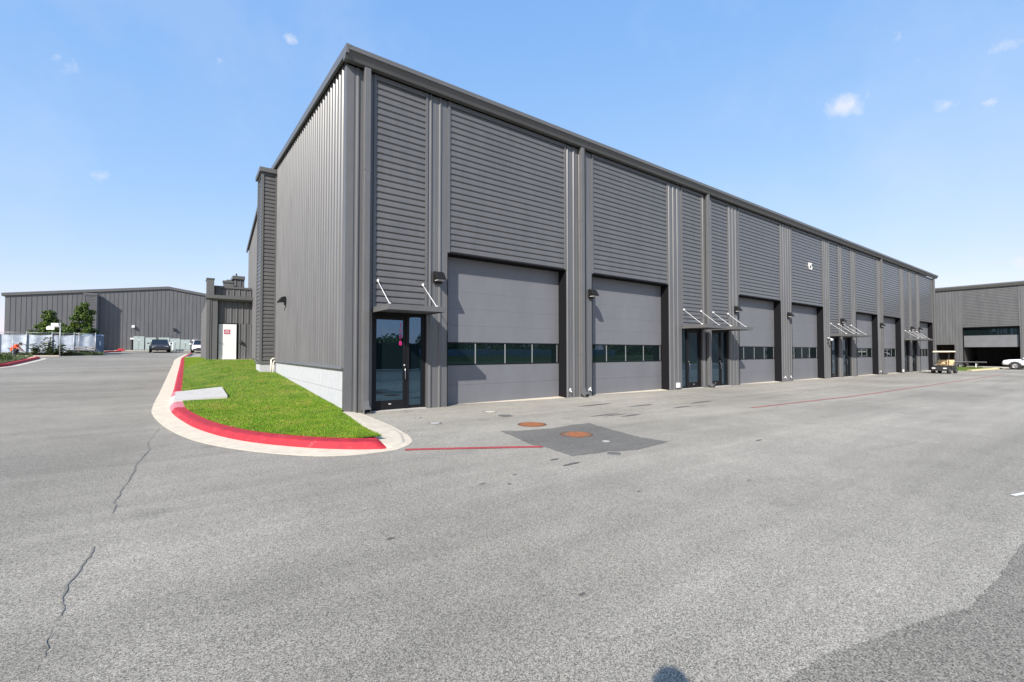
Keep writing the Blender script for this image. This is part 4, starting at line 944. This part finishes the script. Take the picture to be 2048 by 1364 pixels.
def tree(name, label, loc, h, wd, trunk_h, seed, n=8500, cat='tree', group=None):
    rnd = random.Random(seed); t = thing(name, label, cat, loc, rnd.uniform(0, 6), group)
    tr = MB().tube([(0, 0, -.1), (.03, .02, trunk_h*.5), (-.02, .04, trunk_h), (.03, 0, h*.62), (0, .02, h*.9)], [.075, .06, .05, .035, .012], 8)
    cs = []; K = 46
    for k in range(K):
        f = (k + .5) / K; z = trunk_h * .78 + (h - trunk_h * .78) * f
        rr = wd * .5 * (1 - f) ** .62 * (1 if f > .1 else .9); a = k * 2.4 + rnd.uniform(-.5, .5); q = rr * rnd.uniform(.3, 1.0)
        p = (math.cos(a)*q, math.sin(a)*q, z + rnd.uniform(-.18, .18)); cs.append((*p, wd * .5 * rnd.uniform(.18, .36) * (1.1 - .6*f)))
        tr.tube([(0, 0, z - .35), p], [.025, .008], 5)
    cs.append((.04, 0, h - .2, .2))
    obj('trunk', tr, M['bark'], t); leaf_cloud('crown', cs, n, .085, [M['leafA'], M['leafB']], t, seed)
tree('young_oak', 'shorter rounded young tree behind the screened fence', (-13.75, 47.2, gz(-13.7, 47)), 3.95, 3.1, 1.5, 11, group='young trees behind the screened fence')
tree('young_oak', 'taller pointed young tree in front of the far warehouse tower', (-11.35, 47.0, gz(-11.3, 47)), 4.9, 3.1, 1.55, 12, 10500, group='young trees behind the screened fence')
def weed(label, loc, h, spread, seed, n=34, dry=.2, name='tall_weed'):
    rnd = random.Random(seed); t = thing(name, label, 'plant', loc, 0, 'weeds along the fence'); st = MB(); lf = MB()
    for k in range(max(3, n // 8)):
        a = rnd.uniform(0, 6.28); ln = rnd.uniform(.1, spread); tip = Vector((math.cos(a)*ln, math.sin(a)*ln, h * rnd.uniform(.6, 1))); st.tube([(0, 0, 0), tip * .5 + Vector((0, 0, .08)), tip], [.014, .010, .005], 5)
        for j in range(8):
            f = rnd.uniform(.25, 1); p = tip * f; b = rnd.uniform(0, 6.28); L_ = rnd.uniform(.18, .40); d = Vector((math.cos(b), math.sin(b), rnd.uniform(-.3, .5))).normalized(); s = d.cross(Vector((0, 0, 1))).normalized() * L_ * .32
            q = p + d*L_; m_ = p + d*L_*.5 + Vector((0, 0, .03)); lf.face([p, m_ + s, q - Vector((0, 0, .04)), m_ - s], 1 if rnd.random() < dry else 0)
    obj('stem', st, M['weed'], t); obj('leaves', lf, [M['weed'], M['weed2']], t)
WD = [(-12.9, 42.0, 1.75, .45, 'tallest leafy weed rising before the white fence screen'), (-13.6, 41.9, 1.15, .6, 'spreading weed just right of the worker in orange'), (-12.2, 42.1, 1.2, .6, 'dense dark weed clump left of the signpost'), (-12.55, 41.6, .8, .6, 'low weed clump between the tallest weed and the signpost'),
      (-11.5, 42.3, .7, .5, 'low weed clump just right of the signpost'), (-14.7, 42.4, .7, .5, 'low weed left of the worker in orange'), (-10.9, 44.6, .6, .5, 'low weed beside the blue-grey toilets')]
for i, (x, y, h, s, lab) in enumerate(WD): weed(lab, (x, y, gz(x, y)), h, s, 20 + i, 120 if h > 1 else 60)
def shrub(label, loc, wd, h, seed, n=2600):
    t = thing('shrub', label, 'shrub', loc); rnd = random.Random(seed)
    cs = [(rnd.uniform(-wd, wd)*.6, rnd.uniform(-wd, wd)*.4, h*rnd.uniform(.3, .7), h*.36) for _ in range(9)]
    leaf_cloud('foliage', cs, n, .06, [M['leafB'], M['leafA']], t, seed)
    st = MB()
    for c in cs: st.tube([(0, 0, 0), c[:3]], [.02, .008], 5)
    obj('stem', st, M['bark'], t)
shrub('dark low shrub on the grassy island at the left edge', (-13.35, 31.3, gz(-13, 31)), .9, .75, 31)
# weedy strip along the fence
def strip_roots(n, f, seed): 
    rnd = random.Random(seed); return [f(rnd) for _ in range(n)]
def fy(r_):
    x = r_.uniform(-17, -9.6); y = 42.6 + (x + 13) * .35 + r_.uniform(-.7, .9); return (x, y, gz(x, y))
o = blades('weedy_grass', strip_roots(5200, fy, 4), .08, .38, [M['weed'], M['weed2']], 8, .012); o['label'] = 'rough weedy grass along the foot of the fence'
# left island: grass with a red kerb
isl = [(-11.95, 25.95), (-12.1, 30.5), (-12.5, 36.3), (-13.2, 37.6), (-19, 39.5), (-26, 40), (-26, 24), (-13.0, 23.8)]
struct(flat_poly('grass_island', [(x - .18, y) for x, y in isl], .14, M['field']))
def ik(r_):
    while True:
        x, y = r_.uniform(-20, -12.2), r_.uniform(25, 37.5)
        if x < -12.25 - max(0, y - 31)*.08: return (x, y, gz(x, y) + .13)
o = blades('island_grass', strip_roots(9000, ik, 9), .05, .2, [M['weed'], M['weed2']], 10, .012); o['label'] = 'olive rough grass on the island at the left edge'
def small_kerb(pts, m):
    mb = MB(); secs = []
    P = [Vector((*p, 0)) for p in pts]
    for i, p in enumerate(P):
        tt = (P[min(i+1, len(P)-1)] - P[max(i-1, 0)]).normalized(); nn = Vector((-tt.y, tt.x, 0)); z = gz(p.x, p.y)
        secs.append([(p.x + nn.x*o_, p.y + nn.y*o_, z + h) for o_, h in ((.5, -.1), (.5, .006), (.14, .01), (.10, .15), (-.08, .16), (-.08, -.1))])
    n = 6
    for i in range(len(secs)-1):
        for k in range(5): mb.add([secs[i][k], secs[i][k+1], secs[i+1][k+1], secs[i+1][k]], [(0,1,2,3)], 1 if 2 <= k <= 3 else 0)
    return struct(obj('kerb', mb, [M['conc'], m]))
small_kerb([(-13.3, 38.0), (-12.7, 37.3), (-12.35, 36.2), (-12.0, 30.5), (-11.75, 25.9), (-12.2, 22.5)], M['red'])
small_kerb([(-9.2, 53.5), (-10.0, 51.6), (-10.85, 47.2), (-11.45, 43.4), (-12.2, 42.9)][::-1][::-1], M['red'])
struct(strip_o := obj('sidewalk', MB().prism([(-16.5, 40.6), (-12.0, 41.2), (-12.0, 41.8), (-16.5, 41.2)], 2, .8, 1.33), M['conc']))
struct(obj('soil_bed', MB().prism([(-18, 41.2), (-12.0, 41.85), (-9.9, 46.5), (-9.0, 52), (-9.6, 56), (-26, 56), (-26, 41.2)], 2, .9, 1.31), M['soil']))
t = thing('kerb_ramp', 'small red painted mound on the pale kerb at the far warehouse', 'kerb ramp', (-9.55, 57.6, gz(-9.5, 57.6)))
obj('ramp', MB().loft([[(-.4, -.3, 0), (.4, -.3, 0), (.4, .3, 0), (-.4, .3, 0)], [(-.18, -.15, .3), (.18, -.15, .3), (.18, .15, .3), (-.18, .15, .3)]]), M['red'], t)

# ------------------------------------------------------------------ fence, signs, toilets, worker
def fence():
    t = thing('screened_fence', 'white screened chain-link fence behind the weeds at left', 'fence', (-14, 44.3, 1.3)); inv = Matrix.Translation((14, -44.3, -1.3))
    pts = [(-26, 44.6), (-16.3, 44.6), (-14.6, 44.5), (-13.0, 44.4), (-11.6, 44.5), (-10.2, 44.8)]
    for i, (x, y) in enumerate(pts):
        o = obj('post', MB().tube([(x, y - .05, 1.1), (x, y - .05, 3.4)], .035, 8), M['galv'], t); o.matrix_parent_inverse = inv
    for i, ((xa, ya), (xb, yb)) in enumerate(zip(pts, pts[1:])):
        mb = MB(); n = 14; v = []
        for k in range(n+1):
            f = k / n; x = xa + (xb-xa)*f; y = ya + (yb-ya)*f + .05*math.sin(f*9 + i); v += [(x, y, 1.2), (x, y + .02*math.sin(f*17), 2.2), (x, y, 3.14 - .06*math.sin(math.pi*f))]
        mb.add(v, [(k*3+j, k*3+j+1, (k+1)*3+j+1, (k+1)*3+j) for k in range(n) for j in range(2)], 0, True); mb.add([(p[0], p[1] + .01, p[2]) for p in v], [(k*3+j, k*3+j+1, (k+1)*3+j+1, (k+1)*3+j) for k in range(n) for j in range(2)], 0, True)
        o = obj('screen', mb, M['screen'], t); o.matrix_parent_inverse = inv
        o = obj('rail', MB().tube([(xa, ya - .05, 3.3), (xb, yb - .05, 3.3)], .022, 6), M['galv'], t); o.matrix_parent_inverse = inv
    # diamond mesh of wires showing above the screen
    wm = MB()
    for (xa, ya), (xb, yb) in zip(pts[1:], pts[2:]):
        L_ = math.hypot(xb-xa, yb-ya); n = int(L_/.12)
        for k in range(n):
            for s in (1, -1):
                f0, f1 = k/n, (k + s*1.6)/n
                if 0 <= f1 <= 1: wm.tube([(xa+(xb-xa)*f0, ya+(yb-ya)*f0 - .05, 3.1), (xa+(xb-xa)*f1, ya+(yb-ya)*f1 - .05, 3.3)], .004, 3, cap=False)
    o = stuff(obj('wire_mesh', wm, M['galv'], t)); o.matrix_parent_inverse = inv
fence()
def sign_post():
    x, y = -11.95, 41.0; z = gz(x, y); t = thing('sign_post', 'galvanised post with two blank white signs facing away', 'sign post', (x, y, z), R(-28))
    obj('post', MB().tube([(0, 0, -.1), (0, 0, 2.75)], .038, 10), M['galv'], t); obj('post_cap', MB().lathe([(.06, 2.73), (.06, 2.78), (0, 2.82)], (0,0,0), 'z', 10), M['galv'], t)
    obj('sign_panel', MB().box(-.65, -.1, -.07, -.05, 2.55, 2.80), M['clear'], t); obj('sign_panel', MB().box(-.98, -.40, -.075, -.055, 2.25, 2.50), M['clear'], t)
    obj('bracket', MB().box(-.9, .02, -.05, -.03, 2.46, 2.58), M['galv'], t)
sign_post()
for x, y, h, lab in ((-14.35, 39.6, 1.75, 'thin dark stake standing beside the worker in orange'), (-11.2, 43.9, 2.0, 'thin galvanised post before the white screen, holding a padlock'), (-15.9, 42.2, 2.1, 'galvanised corner post at the left end of the screen')):
    t = thing('fence_post', lab, 'post', (x, y, gz(x, y)), 0, 'loose posts before the screened fence'); obj('post', MB().tube([(0, 0, -.1), (0, 0, h)], .03, 8), M['galv'], t); obj('post_cap', MB().lathe([(.036, h - .02), (.036, h + .02), (0, h + .04)], (0,0,0), 'z', 8), M['galv'], t)
for i, (x, y, rz, lab) in enumerate(((-10.75, 45.3, -.15, 'left blue-grey portable toilet with white notice, nearer the weeds'), (-10.35, 46.9, .4, 'right blue-grey portable toilet with narrow white notice'))):
    t = thing('portable_toilet', lab, 'portable toilet', (x, y, gz(x, y) + .02), rz, 'portable toilets')
    b = obj('body', MB().box(-.4, .4, -.4, .4, .06, 1.72), M['blue'], t); bevel(b, .03)
    obj('roof', MB().loft([[(-.44,-.44,1.72),(.44,-.44,1.72),(.44,.44,1.72),(-.44,.44,1.72)], [(-.3,-.3,1.86),(.3,-.3,1.86),(.3,.3,1.86),(-.3,.3,1.86)]]), M['blue'], t)
    obj('door', MB().box(-.31, .31, -.43, -.401, .12, 1.64), M['blue'], t); obj('notice', MB().box(-.12 if i == 0 else .05, .14 if i == 0 else .17, -.437, -.432, .8, 1.2), M['clear'], t); obj('skid', MB().box(-.42, .42, -.42, .42, 0, .06), M['plastic'], t)
t = thing('barrier_rail', 'low pale two-rail barrier before the white screen', 'barrier', (-10.95, 44.2, gz(-11, 44)), R(8))
for z in (.5, .72): obj('rail', MB().box(-.55, .75, -.03, .03, z - .06, z + .06), M['conc2'], t)
for x in (-.45, .65): obj('leg', MB().box(x - .04, x + .04, -.02, .06, 0, .8), M['plastic'], t)
# parked things beyond the fence
car('sedan', 'dark red car roof showing above the white fence screen', (-15.2, 49.5, gz(-14, 49.5) + .12), R(12), mat('dark_red_paint', (.16, .012, .014), .3, coat=.6))

def skin_body(joints, edges, name):
    me = bpy.data.meshes.new(name); me.from_pydata([j[:3] for j in joints], edges, [])
    o = bpy.data.objects.new(name, me); C.objects.link(o); sk = o.modifiers.new('skin', 'SKIN')
    for i, j in enumerate(joints): me.skin_vertices[0].data[i].radius = (j[3], j[4] if len(j) > 4 else j[3])
    me.skin_vertices[0].data[0].use_root = True
    s = o.modifiers.new('sub', 'SUBSURF'); s.levels = 2; s.render_levels = 2
    dg = bpy.context.evaluated_depsgraph_get(); dg.update(); out = bpy.data.meshes.new_from_object(o.evaluated_get(dg)); bpy.data.objects.remove(o)
    out.polygons.foreach_set('use_smooth', [True]*len(out.polygons)); return out
def hand(jn, ed, wrist, d, side, r_=.011):
    """palm plus five fingers rooted at the wrist joint; d forward, side towards the thumb"""
    d = Vector(d).normalized(); side = Vector(side).normalized(); up = d.cross(side); p0 = Vector(jn[wrist][:3])
    jn.append((*(p0 + d*.06), .036, .018)); palm = len(jn)-1; ed.append((wrist, palm))
    for k, ln in enumerate((.06, .075, .08, .068)):
        o_ = side * (.03 - k*.02); a = p0 + d*.09 + o_; b = a + d*ln*.55 - up*.012; c = b + d*ln*.35 - up*.03
        i = len(jn); jn += [(*a, r_), (*b, r_*.9), (*c, r_*.75)]; ed += [(palm, i), (i, i+1), (i+1, i+2)]
    a = p0 + d*.04 + side*.04; b = a + d*.035 + side*.022; i = len(jn); jn += [(*a, r_*1.15), (*b, r_)]; ed += [(palm, i), (i, i+1)]
def color_body(me, mats, rule):
    me.materials.clear()
    for m in mats: me.materials.append(m)
    for p in me.polygons: p.material_index = rule(p.center)
def worker():
    t = thing('person', 'worker in orange shirt crouching at the weeds by the fence', 'person', (-14.75, 41.0, gz(-14.3, 41.3) + .04), R(-10))
    J = [(0, 0, .46, .15, .14), (.12, 0, .66, .15, .17), (.30, 0, .86, .135, .19), (.42, 0, .93, .055), (.48, 0, .95, .06),               # squatting: pelvis, bent spine, neck
         (.08, .13, .44, .10), (.40, .17, .52, .065), (.14, .15, .10, .045), (.28, .16, .035, .038),
         (.08, -.13, .44, .10), (.40, -.17, .52, .065), (.14, -.15, .10, .045), (.28, -.16, .035, .038),
         (.30, .22, .82, .06), (.46, .26, .60, .043), (.66, .20, .42, .03), (.30, -.22, .82, .06), (.48, -.26, .60, .043), (.70, -.18, .42, .03)]
    E_ = [(0,1),(1,2),(2,3),(3,4),(0,5),(5,6),(6,7),(7,8),(0,9),(9,10),(10,11),(11,12),(2,13),(13,14),(14,15),(2,16),(16,17),(17,18)]
    hand(J, E_, 15, (.5, -.1, -.8), (0, -1, 0)); hand(J, E_, 18, (.5, .1, -.8), (0, 1, 0))
    me = skin_body(J, E_, 'body')
    color_body(me, [M['orange'], M['cloth'], M['skin']], lambda c: 2 if (c.x > .39 and c.z > .86) or (c.x > .47 and c.z < .66 and abs(c.y) < .3) else 1 if c.z < .40 or (c.z < .58 and c.x > .14) else 0)
    link('body', me, t)
    hd = MB(); prof = [(0, -.13), (.045, -.12), (.07, -.07), (.085, 0), (.082, .06), (.055, .105), (0, .12)]
    hd.lathe(prof, (.55, 0, .97), 'z', 16); hd.tube([(.635, 0, .98), (.66, 0, .945)], [.012, .016], 6)
    for s in (-1, 1): hd.tube([(.55, s*.08, .99), (.55, s*.095, .96)], .016, 6)
    obj('head', hd, M['skin'], t)
    obj('cap', MB().lathe([(.094, .97), (.095, 1.02), (.075, 1.08), (0, 1.105)], (.54, 0, 0), 'z', 16).box(.59, .72, -.07, .07, .985, 1.0), M['hat'], t)
    sh = MB()
    for s in (-1, 1): sh.loft([[(.06, s*.15 - .045, 0), (.37, s*.16 - .04, 0), (.37, s*.16 + .04, 0), (.06, s*.15 + .045, 0)], [(.08, s*.15 - .04, .09), (.35, s*.16 - .03, .05), (.35, s*.16 + .03, .05), (.08, s*.15 + .04, .09)]])
    obj('shoes', sh, M['hat'], t)
worker()
def photographer():
    # stands just behind the camera; only the shadow of head and shoulders reaches the picture
    f = Vector((math.cos(R(HEAD)), math.sin(R(HEAD)), 0)); p = Vector(CAM) - f * .20 + Vector((-.03, .07, 0))
    t = thing('person', 'person in dark clothes whose head shadow falls at the bottom edge', 'person', (p.x, p.y, 0), R(HEAD)); t.scale = (.96, .96, .992)
    J = [(0, 0, .98, .15, .13), (0, 0, 1.22, .13, .16), (0, 0, 1.46, .12, .19), (.01, 0, 1.57, .05), (.02, 0, 1.66, .06),
         (0, .10, .92, .10), (.02, .11, .50, .065), (0, .12, .09, .045), (.13, .13, .04, .038), (0, -.10, .92, .10), (.02, -.11, .50, .065), (0, -.12, .09, .045), (.13, -.13, .04, .038),
         (0, .20, 1.46, .06), (.05, .27, 1.18, .045), (.12, .10, 1.12, .032), (0, -.20, 1.46, .06), (.05, -.27, 1.18, .045), (.12, -.10, 1.12, .032)]
    E_ = [(0,1),(1,2),(2,3),(3,4),(0,5),(5,6),(6,7),(7,8),(0,9),(9,10),(10,11),(11,12),(2,13),(13,14),(14,15),(2,16),(16,17),(17,18)]
    hand(J, E_, 15, (.5, -.6, .3), (0, 0, 1)); hand(J, E_, 18, (.5, .6, .3), (0, 0, 1))
    me = skin_body(J, E_, 'body'); color_body(me, [M['cloth'], M['galv'], M['skin']], lambda c: 2 if c.z > 1.55 or (c.x > .13 and c.z < 1.22 and c.z > 1.05) else 0); link('body', me, t)
    hd = MB().lathe([(0, -.13), (.05, -.12), (.075, -.06), (.088, .01), (.085, .06), (.06, .105), (0, .125)], (.03, 0, 1.72), 'z', 18); hd.tube([(.115, 0, 1.73), (.14, 0, 1.69)], [.012, .016], 6)
    for s in (-1, 1): hd.tube([(.02, s*.085, 1.75), (.02, s*.1, 1.70)], .016, 6)
    obj('head', hd, M['skin'], t); obj('hair', MB().lathe([(.092, 1.74), (.096, 1.79), (.07, 1.84), (0, 1.862)], (.015, 0, 0), 'z', 16), M['hat'], t)
photographer()

# ------------------------------------------------------------------ what the door glass mirrors: fence and wood behind the camera
def mirror_side():
    t = thing('dark_fence', 'black screened fence along the far side of the front lot, mirrored in the entrance glass', 'fence', (-6, -27.0, 0))
    for i in range(13):
        x = -30 + i*4.2; obj('post', MB().tube([(x, 0, -.1), (x, 0, 2.5)], .04, 8), M['plastic'], t)
        if i < 12: obj('screen', MB().box(x + .05, x + 4.15, -.01, .01, .05, 2.4), M['fscreen'], t)
mirror_side()
def mirror_field():
    struct(obj('berm', MB().prism([(-58, -.2), (-60.5, .75), (-63, .85), (-66, -.2)], 0, 20, 240), M['field']))
    t = thing('pale_fence', 'pale screened fence on the grassy berm beyond the front lot, mirrored in the garage windows', 'fence', (50, -62.0, .8))
    for i in range(15):
        x = -24 + i*4.0; obj('post', MB().tube([(x, 0, -.1), (x, 0, 1.5)], .04, 8), M['galv'], t)
        if i < 14: obj('screen', MB().box(x + .05, x + 3.95, -.01, .01, -.05, 1.35), M['screen'], t)
mirror_field()
def wood():
    rnd = random.Random(77); cs = []
    for k in range(150):
        x = 24 + k * 1.35 + rnd.uniform(-.6, .6); y = -70 + rnd.uniform(-4, 4); h = rnd.uniform(3.4, 5.6)
        for j in range(4): cs.append((x + rnd.uniform(-1, 1), y + rnd.uniform(-1, 1), h * rnd.uniform(.25, .9), rnd.uniform(1.0, 1.8)))
    o = leaf_cloud('wood', cs, 40000, .36, [M['leafB'], M['leafA']], None, 5); stuff(o); o['label'] = 'dark green hedge wood beyond the front lot, mirrored in the glass'
wood()
